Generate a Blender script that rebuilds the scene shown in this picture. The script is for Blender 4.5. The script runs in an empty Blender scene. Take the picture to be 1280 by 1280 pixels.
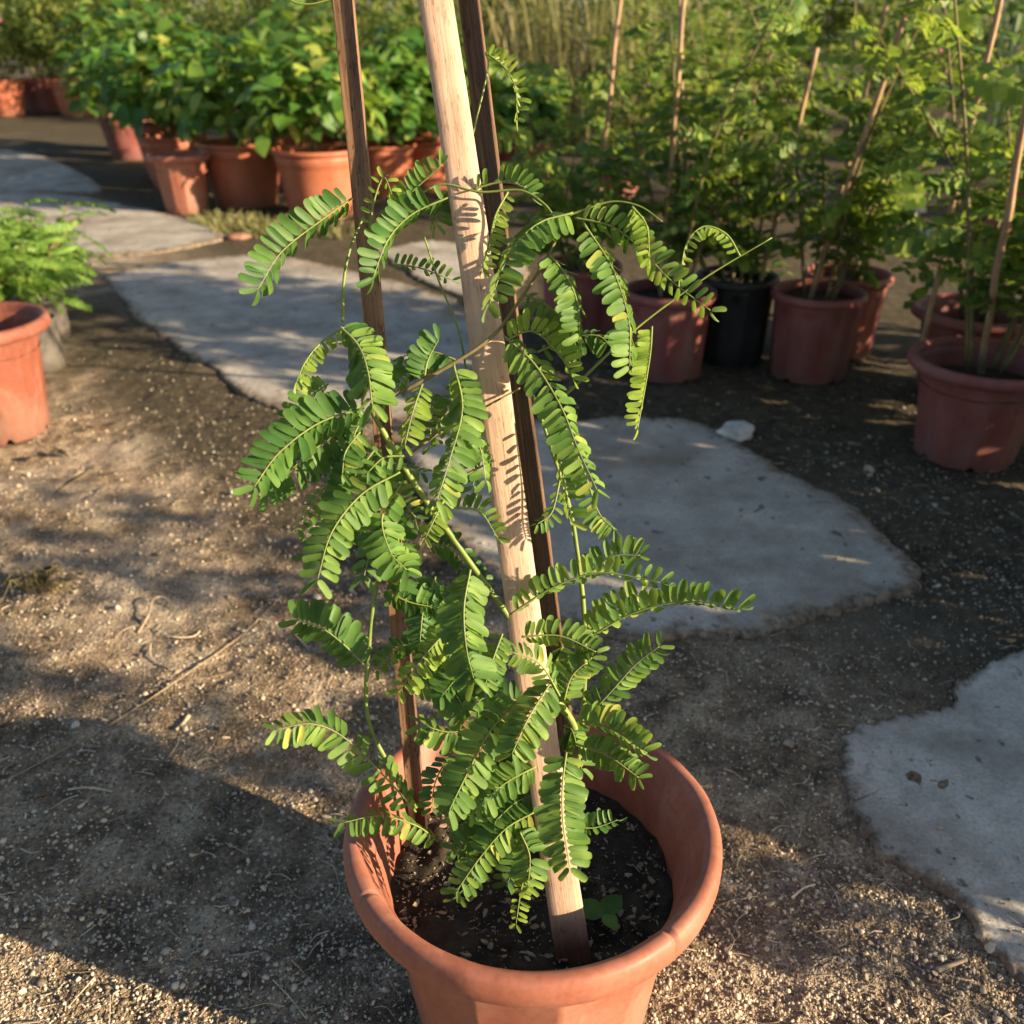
import bpy, math, random
import numpy as np
from mathutils import Vector, Matrix, noise
random.seed(7); rng = np.random.default_rng(7)
S = bpy.context.scene; C = S.collection
R = math.radians
# ------------------------------------------------------------------ camera, sky, sun, exposure
CAM_H, PITCH, FPX = 1.0, R(28), 1130.0          # photo is 1280 px wide
cam = bpy.data.cameras.new('camera'); co = bpy.data.objects.new('camera', cam); C.objects.link(co)
co.location = (0, 0, CAM_H); co.rotation_euler = (math.pi/2 - PITCH, 0, 0)
cam.sensor_width = 36; cam.lens = 36*FPX/1280; cam.clip_start = .02; cam.clip_end = 400
cam.dof.use_dof = True; cam.dof.focus_distance = .87; cam.dof.aperture_fstop = 6.0
S.camera = co
SUN_AZ, SUN_EL = R(-20), R(17)
SV = Vector((math.cos(SUN_EL)*math.cos(SUN_AZ), math.cos(SUN_EL)*math.sin(SUN_AZ), math.sin(SUN_EL)))
w = bpy.data.worlds.new('World'); S.world = w; w.use_nodes = True
nt = w.node_tree; sky = nt.nodes.new('ShaderNodeTexSky'); sky.sky_type = 'NISHITA'; sky.sun_disc = False
sky.sun_elevation = SUN_EL; sky.sun_rotation = math.atan2(SV.x, SV.y); sky.air_density = 1.0; sky.dust_density = 1.2
bg = nt.nodes['Background']; bg.inputs[1].default_value = .06; nt.links.new(sky.outputs[0], bg.inputs[0])
sl = bpy.data.lights.new('sun', 'SUN'); sl.energy = 5.0; sl.angle = R(.53); sl.color = (1, .79, .52)
so = bpy.data.objects.new('sun', sl); C.objects.link(so); so.rotation_euler = SV.to_track_quat('Z', 'Y').to_euler()
so.location = SV*30
S.view_settings.view_transform = 'Standard'; S.view_settings.look = 'None'; S.view_settings.gamma = 1
S.view_settings.exposure = 1.58
S.render.engine = 'CYCLES'; S.cycles.use_denoising = True
S.cycles.max_bounces = 6; S.cycles.diffuse_bounces = 3; S.cycles.glossy_bounces = 2; S.cycles.transmission_bounces = 4
# ------------------------------------------------------------------ pixels to places
CP, SP = math.cos(PITCH), math.sin(PITCH)
def ray(px, py):
    a = (px-640)/FPX; b = (640-py)/FPX
    return Vector((a, CP+b*SP, -SP+b*CP))
def G(px, py, z=0.0):
    d = ray(px, py); return Vector((0, 0, CAM_H)) + d*((z-CAM_H)/d.z)
def W(px, py, depth): return Vector((0, 0, CAM_H)) + ray(px, py)*depth
# ------------------------------------------------------------------ mesh helpers
class MB:
    def __init__(s): s.v = []; s.f = []; s.t = []
    def add(s, vs, fs, tint=None):
        o = len(s.v); s.v.extend([tuple(p) for p in vs]); s.f.extend([tuple(i+o for i in f) for f in fs])
        if tint is None: tint = random.random()
        s.t.extend([tint]*len(fs)); return o
    def tube(s, pts, r0, r1=None, n=6, tint=.5, cap=True):
        pts = [Vector(p) for p in pts]; r1 = r0 if r1 is None else r1; vs = []; fs = []; L = len(pts)
        up = None
        for i, p in enumerate(pts):
            t = (pts[min(i+1, L-1)]-pts[max(i-1, 0)]).normalized()
            if up is None: up = t.orthogonal().normalized()
            up = (up - t*up.dot(t)).normalized(); b = t.cross(up)
            r = r0+(r1-r0)*i/max(1, L-1)
            if callable(getattr(s, 'rf', None)): r *= s.rf(i/(L-1))
            for k in range(n):
                a = 2*math.pi*k/n; vs.append(p+(up*math.cos(a)+b*math.sin(a))*r)
        for i in range(L-1):
            for k in range(n): fs.append((i*n+k, i*n+(k+1) % n, (i+1)*n+(k+1) % n, (i+1)*n+k))
        if cap: fs.append(tuple(range(n))[::-1]); fs.append(tuple((L-1)*n+k for k in range(n)))
        return s.add(vs, fs, tint)
    def mesh(s, name, mat, smooth=True):
        m = bpy.data.meshes.new(name); m.from_pydata(s.v, [], s.f); m.update()
        a = m.attributes.new('tint', 'FLOAT', 'FACE'); a.data.foreach_set('value', s.t)
        if smooth: m.polygons.foreach_set('use_smooth', [True]*len(m.polygons))
        m.materials.append(mat); return m
    def build(s, name, mat, parent=None, smooth=True): return ob(name, s.mesh(name, mat, smooth), parent)
def ob(name, mesh, parent=None, mw=None):
    o = bpy.data.objects.new(name, mesh); C.objects.link(o)
    if parent is not None: o.parent = parent
    if mw is not None: o.matrix_basis = mw
    return o
def tag(o, label, cat, group=None):
    o['label'] = label; o['category'] = cat
    if group: o['group'] = group
    return o
def thing(name, label, cat, loc=(0, 0, 0), rz=0, sc=(1, 1, 1), group=None):
    o = bpy.data.objects.new(name, None); C.objects.link(o); o.location = loc; o.rotation_euler = (0, 0, rz)
    o.scale = sc; o.empty_display_size = .05
    return tag(o, label, cat, group)
def spline(pts, n):
    """Catmull-Rom through pts, n samples"""
    P = [Vector(p) for p in pts]; P = [P[0]*2-P[1]] + P + [P[-1]*2-P[-2]]; out = []
    m = len(P)-3
    for i in range(n):
        u = i/(n-1)*m; k = min(int(u), m-1); t = u-k; a, b, c, d = P[k:k+4]
        out.append(.5*((2*b)+(c-a)*t+(2*a-5*b+4*c-d)*t*t+(3*b-a-3*c+d)*t*t*t))
    return out
def nz(x, y, z=0, s=1): return noise.noise(Vector((x*s, y*s, z*s)))
# ------------------------------------------------------------------ materials
def newmat(name):
    m = bpy.data.materials.new(name); m.use_nodes = True; n = m.node_tree.nodes; l = m.node_tree.links
    return m, n, l, n['Principled BSDF']
def N(n, kind, **kw):
    x = n.new(kind)
    for k, v in kw.items():
        if k.startswith('i_'): x.inputs[k[2:].replace('_', ' ')].default_value = v
        else: setattr(x, k, v)
    return x
def ramp(n, stops):
    r = n.new('ShaderNodeValToRGB'); e = r.color_ramp.elements
    while len(e) < len(stops): e.new(.5)
    for x, (p, c) in zip(e, stops): x.position = p; x.color = (*c, 1) if len(c) == 3 else c
    return r
def mixc(n, l, fac, a, b, mode='MIX'):
    m = n.new('ShaderNodeMix'); m.data_type = 'RGBA'; m.blend_type = mode
    for s, v in ((0, fac), (6, a), (7, b)):
        if hasattr(v, 'links'): l.new(v, m.inputs[s])
        elif s == 0: m.inputs[0].default_value = v
        else: m.inputs[s].default_value = (*v, 1)
    return m.outputs[2]
def bump(n, l, bs, h, strength, dist, prev=None):
    b = n.new('ShaderNodeBump'); b.inputs['Strength'].default_value = strength; b.inputs['Distance'].default_value = dist
    l.new(h, b.inputs['Height'])
    if prev is not None: l.new(prev, b.inputs['Normal'])
    l.new(b.outputs[0], bs.inputs['Normal']); return b.outputs[0]
def tintval(n, l):
    a = N(n, 'ShaderNodeAttribute', attribute_name='tint'); o = n.new('ShaderNodeObjectInfo')
    m = N(n, 'ShaderNodeMath', operation='ADD'); l.new(a.outputs['Fac'], m.inputs[0]); l.new(o.outputs['Random'], m.inputs[1])
    f = N(n, 'ShaderNodeMath', operation='FRACT'); l.new(m.outputs[0], f.inputs[0]); return f.outputs[0]
def leafmat(name, stops, back=1.35, trans=.4, rough=.45, tcol=(.24, .42, .03), spec=.4, nscale=60):
    m, n, l, b = newmat(name); t = tintval(n, l); r = ramp(n, stops); l.new(t, r.inputs[0])
    g = n.new('ShaderNodeNewGeometry'); tc = n.new('ShaderNodeTexCoord')
    no = N(n, 'ShaderNodeTexNoise', i_Scale=nscale, i_Detail=1); l.new(g.outputs['Position'], no.inputs[0])
    rr = ramp(n, [(.3, (.72, .76, .7)), (.7, (1.2, 1.15, 1.1))]); l.new(no.outputs[0], rr.inputs[0])
    c = mixc(n, l, 1.0, r.outputs[0], rr.outputs[0], 'MULTIPLY')
    hs = N(n, 'ShaderNodeHueSaturation', i_Saturation=.82, i_Value=back); l.new(c, hs.inputs['Color'])
    c2 = mixc(n, l, g.outputs['Backfacing'], c, hs.outputs[0]); l.new(c2, b.inputs['Base Color'])
    b.inputs['Roughness'].default_value = rough; b.inputs['Specular IOR Level'].default_value = spec
    tr = n.new('ShaderNodeBsdfTranslucent'); l.new(mixc(n, l, .5, c, tcol), tr.inputs[0])
    mx = n.new('ShaderNodeMixShader'); mx.inputs[0].default_value = trans
    l.new(b.outputs[0], mx.inputs[1]); l.new(tr.outputs[0], mx.inputs[2])
    l.new(mx.outputs[0], n['Material Output'].inputs[0]); return m
def plain(name, c0, c1, scale=20, rough=.8, bumpd=.002, bs=.4, tint=True, stretch=None, spec=.3):
    m, n, l, b = newmat(name); tc = n.new('ShaderNodeTexCoord'); src = tc.outputs['Object']
    if stretch:
        mp = N(n, 'ShaderNodeMapping'); mp.inputs['Scale'].default_value = stretch; l.new(src, mp.inputs[0]); src = mp.outputs[0]
    no = N(n, 'ShaderNodeTexNoise', i_Scale=scale, i_Detail=6, i_Roughness=.65); l.new(src, no.inputs[0])
    r = ramp(n, [(.3, c0), (.7, c1)])
    if tint:
        t = tintval(n, l); mm = N(n, 'ShaderNodeMath', operation='MULTIPLY_ADD'); l.new(t, mm.inputs[0])
        mm.inputs[1].default_value = .6; mm.inputs[2].default_value = -.3
        ad = N(n, 'ShaderNodeMath', operation='ADD'); l.new(mm.outputs[0], ad.inputs[0]); l.new(no.outputs[0], ad.inputs[1])
        l.new(ad.outputs[0], r.inputs[0])
    else: l.new(no.outputs[0], r.inputs[0])
    l.new(r.outputs[0], b.inputs['Base Color']); b.inputs['Roughness'].default_value = rough
    b.inputs['Specular IOR Level'].default_value = spec
    if bumpd: bump(n, l, b, no.outputs[0], bs, bumpd)
    return m
def potmat(name, c0, c1, dust=(.42, .3, .22), dustamt=.35, rough=.5):
    m, n, l, b = newmat(name); tc = n.new('ShaderNodeTexCoord')
    mp = N(n, 'ShaderNodeMapping'); mp.inputs['Scale'].default_value = (6, 6, 1.2); l.new(tc.outputs['Object'], mp.inputs[0])
    no = N(n, 'ShaderNodeTexNoise', i_Scale=2.5, i_Detail=5); l.new(mp.outputs[0], no.inputs[0])
    r = ramp(n, [(.3, c0), (.7, c1)]); l.new(no.outputs[0], r.inputs[0])
    n2 = N(n, 'ShaderNodeTexNoise', i_Scale=9, i_Detail=8, i_Roughness=.7); l.new(tc.outputs['Object'], n2.inputs[0])
    r2 = ramp(n, [(.45, (0, 0, 0)), (.75, (dustamt,)*3)]); l.new(n2.outputs[0], r2.inputs[0])
    c = mixc(n, l, r2.outputs[0], r.outputs[0], dust)
    n3 = N(n, 'ShaderNodeTexNoise', i_Scale=140, i_Detail=3); l.new(tc.outputs['Object'], n3.inputs[0])
    r3 = ramp(n, [(.3, (.86,)*3), (.6, (1.04,)*3)]); l.new(n3.outputs[0], r3.inputs[0])
    c = mixc(n, l, 1., c, r3.outputs[0], 'MULTIPLY')
    sx = n.new('ShaderNodeSeparateXYZ'); l.new(tc.outputs['Object'], sx.inputs[0])
    mp2 = N(n, 'ShaderNodeMapping'); mp2.inputs['Scale'].default_value = (22, 22, 5); l.new(tc.outputs['Object'], mp2.inputs[0])
    n5 = N(n, 'ShaderNodeTexNoise', i_Scale=1, i_Detail=4, i_Roughness=.65); l.new(mp2.outputs[0], n5.inputs[0])
    zz = N(n, 'ShaderNodeMath', operation='MULTIPLY_ADD'); l.new(sx.outputs[2], zz.inputs[0]); zz.inputs[1].default_value = -2.4; zz.inputs[2].default_value = .16
    z2 = N(n, 'ShaderNodeMath', operation='ADD'); l.new(zz.outputs[0], z2.inputs[0]); l.new(n5.outputs[0], z2.inputs[1])
    r6 = ramp(n, [(.44, (0, 0, 0)), (.62, (.7,)*3)]); l.new(z2.outputs[0], r6.inputs[0])
    c = mixc(n, l, r6.outputs[0], c, tuple(x*.62 for x in dust))                       # splashed dried mud, thick near the foot
    r7 = ramp(n, [(.60, (0, 0, 0)), (.72, (.45,)*3)]); l.new(n5.outputs[0], r7.inputs[0])
    c = mixc(n, l, r7.outputs[0], c, tuple(x*1.1 for x in dust)); l.new(c, b.inputs['Base Color'])     # pale lime streaks
    rr = ramp(n, [(.3, (rough-.08,)*3), (.7, (rough+.2,)*3)]); l.new(n2.outputs[0], rr.inputs[0]); l.new(rr.outputs[0], b.inputs['Roughness'])
    b.inputs['Specular IOR Level'].default_value = .35
    bump(n, l, b, n3.outputs[0], .12, .001); return m
def bamboomat(name, c0, c1, c2, fleck=.5):
    m, n, l, b = newmat(name); tc = n.new('ShaderNodeTexCoord')
    mp = N(n, 'ShaderNodeMapping'); mp.inputs['Scale'].default_value = (300, 300, 9); l.new(tc.outputs['Object'], mp.inputs[0])
    no = N(n, 'ShaderNodeTexNoise', i_Scale=1, i_Detail=5, i_Roughness=.6); l.new(mp.outputs[0], no.inputs[0])
    r = ramp(n, [(.25, c0), (.5, c1), (.75, c2)]); l.new(no.outputs[0], r.inputs[0])
    mp2 = N(n, 'ShaderNodeMapping'); mp2.inputs['Scale'].default_value = (650, 650, 110); l.new(tc.outputs['Object'], mp2.inputs[0])
    n2 = N(n, 'ShaderNodeTexNoise', i_Scale=1, i_Detail=2); l.new(mp2.outputs[0], n2.inputs[0])
    n4 = N(n, 'ShaderNodeTexNoise', i_Scale=14, i_Detail=3); l.new(tc.outputs['Object'], n4.inputs[0])
    ad = N(n, 'ShaderNodeMath', operation='MULTIPLY_ADD'); ad.inputs[1].default_value = .35; l.new(n4.outputs[0], ad.inputs[0]); l.new(n2.outputs[0], ad.inputs[2])
    r2 = ramp(n, [(.42, (fleck,)*3), (.5, (0, 0, 0))]); l.new(ad.outputs[0], r2.inputs[0])
    r2.color_ramp.elements[0].position = .5; r2.color_ramp.elements[1].position = .56
    c = mixc(n, l, r2.outputs[0], r.outputs[0], tuple(x*.35 for x in c0))
    r4 = ramp(n, [(.35, (.7, .66, .62)), (.62, (1.05, 1.04, 1.02))]); l.new(n4.outputs[0], r4.inputs[0])
    c = mixc(n, l, .8, c, r4.outputs[0], 'MULTIPLY')
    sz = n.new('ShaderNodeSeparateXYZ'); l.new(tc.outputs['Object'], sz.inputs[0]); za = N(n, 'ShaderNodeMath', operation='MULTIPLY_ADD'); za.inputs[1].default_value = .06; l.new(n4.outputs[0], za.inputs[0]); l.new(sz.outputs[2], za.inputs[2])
    rz = ramp(n, [(.06, (.22, .19, .17)), (.105, (1, 1, 1))]); l.new(za.outputs[0], rz.inputs[0]); c = mixc(n, l, 1., c, rz.outputs[0], 'MULTIPLY')     # pot-rim shade at the foot, painted into the bamboo colour
    l.new(c, b.inputs['Base Color']); b.inputs['Roughness'].default_value = .6; b.inputs['Specular IOR Level'].default_value = .25
    bump(n, l, b, no.outputs[0], .5, .0012); return m

M = {}
# bare dirt: dry tan grit, darker crumbs, darker soil between the slabs and the pot rows, damp moss along one slab edge
def make_dirt():
    m, n, l, b = newmat('dirt'); g = n.new('ShaderNodeNewGeometry'); P = g.outputs['Position']
    def noi(s, d=6, r=.6): x = N(n, 'ShaderNodeTexNoise', i_Scale=s, i_Detail=d, i_Roughness=r); l.new(P, x.inputs[0]); return x.outputs[0]
    big, mid, fine = noi(1.6, 3), noi(11, 6, .72), noi(170, 2, .7)
    r1 = ramp(n, [(.36, (.10, .076, .052)), (.5, (.255, .19, .126)), (.64, (.47, .375, .26))]); l.new(mid, r1.inputs[0])
    r2 = ramp(n, [(.3, (.5, .48, .46)), (.5, (.95, .95, .95)), (.72, (1.4, 1.36, 1.3))]); l.new(fine, r2.inputs[0])
    c = mixc(n, l, 1., r1.outputs[0], r2.outputs[0], 'MULTIPLY')
    # pale dried crust
    r3 = ramp(n, [(.52, (0, 0, 0)), (.68, (.55,)*3)]); l.new(big, r3.inputs[0])
    c = mixc(n, l, r3.outputs[0], c, (.5, .43, .34))
    # darker soil east of a wavy line
    sx = n.new('ShaderNodeSeparateXYZ'); l.new(P, sx.inputs[0])
    def ma(op, a, bb):
        x = N(n, 'ShaderNodeMath', operation=op)
        for i, v in enumerate((a, bb)):
            if hasattr(v, 'links'): l.new(v, x.inputs[i])
            else: x.inputs[i].default_value = v
        return x.outputs[0]
    e = ma('ADD', ma('MULTIPLY', sx.outputs[0], .9), ma('MULTIPLY', sx.outputs[1], .62))
    e = ma('ADD', e, ma('MULTIPLY', ma('SUBTRACT', mid, .5), .8))
    r5 = ramp(n, [(.0, (0, 0, 0)), (1., (.88,)*3)]); l.new(ma('DIVIDE', ma('SUBTRACT', e, 1.1), .55), r5.inputs[0])
    r6 = ramp(n, [(.35, (.03, .026, .017)), (.6, (.075, .062, .04)), (.75, (.15, .125, .09))]); l.new(noi(34, 3, .7), r6.inputs[0])
    da = N(n, 'ShaderNodeAttribute', attribute_name='damp'); dm = N(n, 'ShaderNodeMath', operation='MAXIMUM'); l.new(r5.outputs[0], dm.inputs[0]); l.new(ma('MULTIPLY', da.outputs['Fac'], .92), dm.inputs[1])
    c = mixc(n, l, dm.outputs[0], c, r6.outputs[0])
    l.new(c, b.inputs['Base Color']); b.inputs['Roughness'].default_value = .95; b.inputs['Specular IOR Level'].default_value = .15
    hsum = ma('ADD', ma('MULTIPLY', mid, 1.0), ma('MULTIPLY', fine, .6)); bump(n, l, b, hsum, 1., .016)
    return m
M['dirt'] = make_dirt()
def make_concrete(name='concrete', crack=(.45, .55), cs=1.9, k=1.):
    m, n, l, b = newmat(name); g = n.new('ShaderNodeNewGeometry'); P = g.outputs['Position']
    def noi(s, d=6, r=.6): x = N(n, 'ShaderNodeTexNoise', i_Scale=s, i_Detail=d, i_Roughness=r); l.new(P, x.inputs[0]); return x.outputs[0]
    r1 = ramp(n, [(.3, (.3*k, .275*k, .24*k)), (.52, (.42*k, .39*k, .34*k)), (.72, (.52*k, .485*k, .42*k))]); l.new(noi(6, 8), r1.inputs[0])
    r2 = ramp(n, [(.3, (.7, .68, .66)), (.55, (1., 1., 1.)), (.75, (1.15, 1.14, 1.12))]); l.new(noi(160, 4, .7), r2.inputs[0])
    c = mixc(n, l, 1., r1.outputs[0], r2.outputs[0], 'MULTIPLY')
    r3 = ramp(n, [(.47, (0, 0, 0)), (.66, (.8,)*3)]); l.new(noi(2.6, 6, .7), r3.inputs[0])
    c = mixc(n, l, r3.outputs[0], c, (.2, .165, .125))                       # trodden dirt
    r7 = ramp(n, [(.30, (.8,)*3), (.34, (0, 0, 0))]); l.new(noi(28, 3, .5), r7.inputs[0])
    c = mixc(n, l, r7.outputs[0], c, (.09, .085, .08))                       # pits
    w1 = N(n, 'ShaderNodeTexNoise', i_Scale=5, i_Detail=4); l.new(P, w1.inputs[0])
    av = N(n, 'ShaderNodeVectorMath', operation='MULTIPLY_ADD'); av.inputs[1].default_value = (.35,)*3; l.new(w1.outputs['Color'], av.inputs[0]); l.new(P, av.inputs[2])
    v = N(n, 'ShaderNodeTexVoronoi', feature='DISTANCE_TO_EDGE', i_Scale=cs); l.new(av.outputs[0], v.inputs['Vector'])
    r8 = ramp(n, [(.0, (.7, .7, .7)), (.008, (0, 0, 0))]); l.new(v.outputs['Distance'], r8.inputs[0])
    r9 = ramp(n, [(crack[0], (0, 0, 0)), (crack[1], (.9,)*3)]); l.new(noi(3.3, 2), r9.inputs[0])
    ck = N(n, 'ShaderNodeMath', operation='MULTIPLY'); l.new(r8.outputs[0], ck.inputs[0]); l.new(r9.outputs[0], ck.inputs[1])
    c = mixc(n, l, ck.outputs[0], c, (.06, .055, .05))
    ed = N(n, 'ShaderNodeAttribute', attribute_name='edge'); es = N(n, 'ShaderNodeMath', operation='ADD'); l.new(ed.outputs['Fac'], es.inputs[0]); l.new(noi(14, 6, .75), es.inputs[1])
    r10 = ramp(n, [(.78, (0, 0, 0)), (.98, (.95,)*3)]); l.new(es.outputs[0], r10.inputs[0])
    r11 = ramp(n, [(.35, (.07, .055, .04)), (.65, (.27, .21, .15))]); l.new(noi(60, 3, .7), r11.inputs[0]); c = mixc(n, l, r10.outputs[0], c, r11.outputs[0])
    l.new(c, b.inputs['Base Color']); b.inputs['Roughness'].default_value = .9; b.inputs['Specular IOR Level'].default_value = .2
    p = bump(n, l, b, noi(40, 6, .75), .6, .006)
    b2 = N(n, 'ShaderNodeBump', invert=True); b2.inputs['Strength'].default_value = .8; b2.inputs['Distance'].default_value = .004
    l.new(ck.outputs[0], b2.inputs['Height']); l.new(p, b2.inputs['Normal']); l.new(b2.outputs[0], b.inputs['Normal'])
    return m
M['concrete'] = make_concrete('concrete', (.52, .6)); M['concrete_cracked'] = make_concrete('concrete_cracked', (.44, .6), 3.4, 1.25)
M['pebble'] = plain('pebble', (.10, .08, .06), (.6, .51, .39), 60, .85, 0)
M['straw'] = plain('straw', (.26, .2, .13), (.66, .55, .4), 40, .75, .0005)
M['white_stone'] = plain('white_stone', (.3, .27, .23), (.72, .7, .66), 18, .8, .003, tint=False)
M['soil'] = plain('soil', (.012, .01, .008), (.06, .045, .03), 55, .95, .006, .9, tint=False)
M['bark'] = plain('bark_bits', (.02, .015, .012), (.32, .25, .18), 60, .9, .001)
M['terracotta'] = potmat('terracotta_plastic', (.245, .082, .052), (.34, .124, .08), (.36, .205, .15), .55)
M['terracotta_round'] = potmat('terracotta_round', (.32, .094, .05), (.40, .13, .07), (.36, .18, .12), .3, .45)
M['terracotta_worn'] = potmat('terracotta_worn', (.13, .038, .024), (.24, .074, .044), (.3, .16, .115), .7, .6)
M['terracotta_old'] = potmat('terracotta_old', (.17, .05, .043), (.25, .078, .066), (.26, .15, .13), .5, .55)
M['black_plastic'] = plain('black_plastic', (.012, .012, .013), (.035, .033, .032), 14, .5, .001, tint=False)
M['grow_bag'] = plain('grow_bag', (.03, .027, .024), (.13, .115, .1), 12, .6, .006, .8, tint=False)
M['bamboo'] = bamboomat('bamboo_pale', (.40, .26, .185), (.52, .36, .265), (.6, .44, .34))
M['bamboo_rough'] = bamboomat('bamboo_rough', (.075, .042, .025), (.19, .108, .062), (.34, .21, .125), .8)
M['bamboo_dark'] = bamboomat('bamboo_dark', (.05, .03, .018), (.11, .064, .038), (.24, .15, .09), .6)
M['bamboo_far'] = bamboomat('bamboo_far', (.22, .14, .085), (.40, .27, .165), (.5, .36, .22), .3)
M['stem'] = plain('green_stem', (.10, .15, .03), (.22, .28, .07), 30, .5, .0005, tint=False)
M['twig'] = plain('brown_stem', (.09, .07, .03), (.2, .17, .07), 30, .6, .0005, tint=False)
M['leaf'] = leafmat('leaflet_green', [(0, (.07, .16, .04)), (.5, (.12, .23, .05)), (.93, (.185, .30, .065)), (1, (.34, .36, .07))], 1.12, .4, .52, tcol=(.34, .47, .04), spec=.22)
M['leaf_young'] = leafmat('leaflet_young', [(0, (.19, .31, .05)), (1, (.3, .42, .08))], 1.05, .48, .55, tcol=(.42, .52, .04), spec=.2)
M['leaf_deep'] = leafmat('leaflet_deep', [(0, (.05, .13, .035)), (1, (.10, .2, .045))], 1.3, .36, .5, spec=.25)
M['leaf_sapling'] = leafmat('sapling_leaf', [(0, (.055, .135, .03)), (.6, (.145, .245, .045)), (1, (.32, .39, .07))], 1.12, .45, .5, tcol=(.36, .46, .04), spec=.3, nscale=12)
M['leaf_heart'] = leafmat('heart_leaf', [(0, (.04, .13, .025)), (.55, (.09, .21, .035)), (.85, (.18, .31, .05)), (1, (.42, .45, .1))], 1.15, .42, .45, spec=.35, tcol=(.34, .46, .04), nscale=10)
M['leaf_fern'] = leafmat('ferny_leaf', [(0, (.11, .24, .04)), (1, (.26, .4, .08))], 1.2, .42, .5, nscale=14)
M['leaf_rose'] = leafmat('rose_leaf', [(0, (.09, .15, .035)), (.6, (.2, .27, .06)), (1, (.36, .37, .1))], 1.2, .4, .5, nscale=6)
M['leaf_hedge'] = leafmat('hedge_leaf', [(0, (.05, .09, .025)), (.6, (.15, .18, .045)), (1, (.3, .28, .09))], 1.2, .4, .55, nscale=4)
M['dry_grass'] = leafmat('dry_grass', [(0, (.09, .12, .035)), (.6, (.19, .2, .065)), (1, (.36, .31, .13))], 1.1, .4, .6, tcol=(.35, .3, .1), nscale=6)
M['reed'] = leafmat('reed_green', [(0, (.12, .2, .12)), (1, (.3, .4, .24))], 1.1, .3, .5, nscale=6)
M['petal'] = leafmat('petal_pink', [(0, (.6, .18, .26)), (1, (.75, .34, .4))], 1.0, .4, .5, tcol=(.7, .3, .35), nscale=20)

# ------------------------------------------------------------------ ground
def axis(fine0, fine1, step, lo, hi, k=1.18):
    a = list(np.arange(fine0, fine1, step)); s = step; x = a[-1]
    while x < hi: s *= k; x += s; a.append(x)
    s = step; x = a[0]; pre = []
    while x > lo: s *= k; x -= s; pre.append(x)
    return np.array(pre[::-1]+a)
def relief(x, y):
    fall = max(0., 1-max(0, abs(x)-1.6)/3)*max(0., 1-max(0, y-3.2)/4)
    h = .010*nz(x, y, 3.1, 2.2)+.006*nz(x, y, 7.7, 9)+(.0045*nz(x, y, 1.3, 30) if fall > 0 else 0)+(.003*nz(x, y, 5.3, 75) if fall > 0 else 0)
    dx, dy = x-.02, y-.65
    near = min(1, max(0, (math.hypot(dx, dy)-.1)/.15))
    return h*fall*near-.004
xs = axis(-1.35, 1.25, .011, -70, 70); ys = axis(.35, 2.5, .011, -40, 110)
vv = [(x, y, relief(x, y) if (-5 < x < 5 and -1 < y < 8) else -.004) for y in ys for x in xs]
nx = len(xs); ff = [(j*nx+i, j*nx+i+1, (j+1)*nx+i+1, (j+1)*nx+i) for j in range(len(ys)-1) for i in range(nx-1)]
gb = MB(); gb.v = vv; gb.f = ff; gb.t = [.5]*len(ff); ground = gb.build('ground', M['dirt']); ground['kind'] = 'structure'
DL = [G(*q).xy for q in ((92, 385), (150, 430), (225, 485), (310, 545), (395, 590), (500, 665))]     # seam of wet moss along the slab edge
def damp(x, y):
    if not (-3 < x < .6 and 1.2 < y < 5): return 0.
    p = Vector((x, y)); best = 9
    for a, b in zip(DL, DL[1:]):
        t = max(0, min(1, (p-a).dot(b-a)/(b-a).length_squared)); best = min(best, (p-(a+(b-a)*t)).length)
    return max(0., min(1., 1.6-best/(.22+.12*nz(x, y, 4, 4)+.06*nz(x, y, 8, 14))))
at = ground.data.attributes.new('damp', 'FLOAT', 'POINT'); at.data.foreach_set('value', [damp(v[0], v[1]) for v in vv])

# ------------------------------------------------------------------ path of poured slabs
path = bpy.data.objects.new('path', None); C.objects.link(path); path['kind'] = 'structure'
SLABS = []
def slab(px, top=.022, seed=0, mat='concrete'):
    P = [G(x, y, top) for x, y in px]; n = len(P); c = sum(P, Vector())/n
    loop = spline(P+[P[0]], 640)[:-1]; K = len(loop); out = []
    for i, p in enumerate(loop):
        d = (p-c).normalized(); s = max(.5, (p-c).length)
        out.append(p+d*(.03*nz(p.x, p.y, seed, 5)+.018*nz(p.x, p.y, seed, 17)+.012*nz(p.x, p.y, seed, 45)+.006*nz(p.x, p.y, seed, 110)))
    SLABS.append([(p.x, p.y) for p in out])
    rings = [(1.006, -.05), (1.0, top*.1), (.993, top*.75), (.975, top*.95), (.92, top), (.84, top), (.72, top), (.58, top), (.42, top), (.22, top)]
    vs = []; fs = []
    for r, z in rings:
        for p in out:
            q = c+(p-c)*r; zz = z+(.004*nz(q.x, q.y, seed+9, 4)+.0018*nz(q.x, q.y, seed, 26) if z > 0 else 0); vs.append((q.x, q.y, zz))
    for a in range(len(rings)-1):
        for i in range(K): fs.append((a*K+i, a*K+(i+1) % K, (a+1)*K+(i+1) % K, (a+1)*K+i))
    vs.append((c.x, c.y, top)); e = len(vs)-1; a = len(rings)-1
    for i in range(K): fs.append((a*K+i, a*K+(i+1) % K, e))
    m = MB(); m.add(vs, fs, .5); o = m.build('slab', M[mat], path)
    ea = {1.006: .8, 1.0: .75, .993: .6, .975: .45, .92: .3, .84: .12}
    at = o.data.attributes.new('edge', 'FLOAT', 'POINT'); at.data.foreach_set('value', [ea.get(r, 0.) for r, z in rings for p in out]+[0.]); return o
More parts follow.
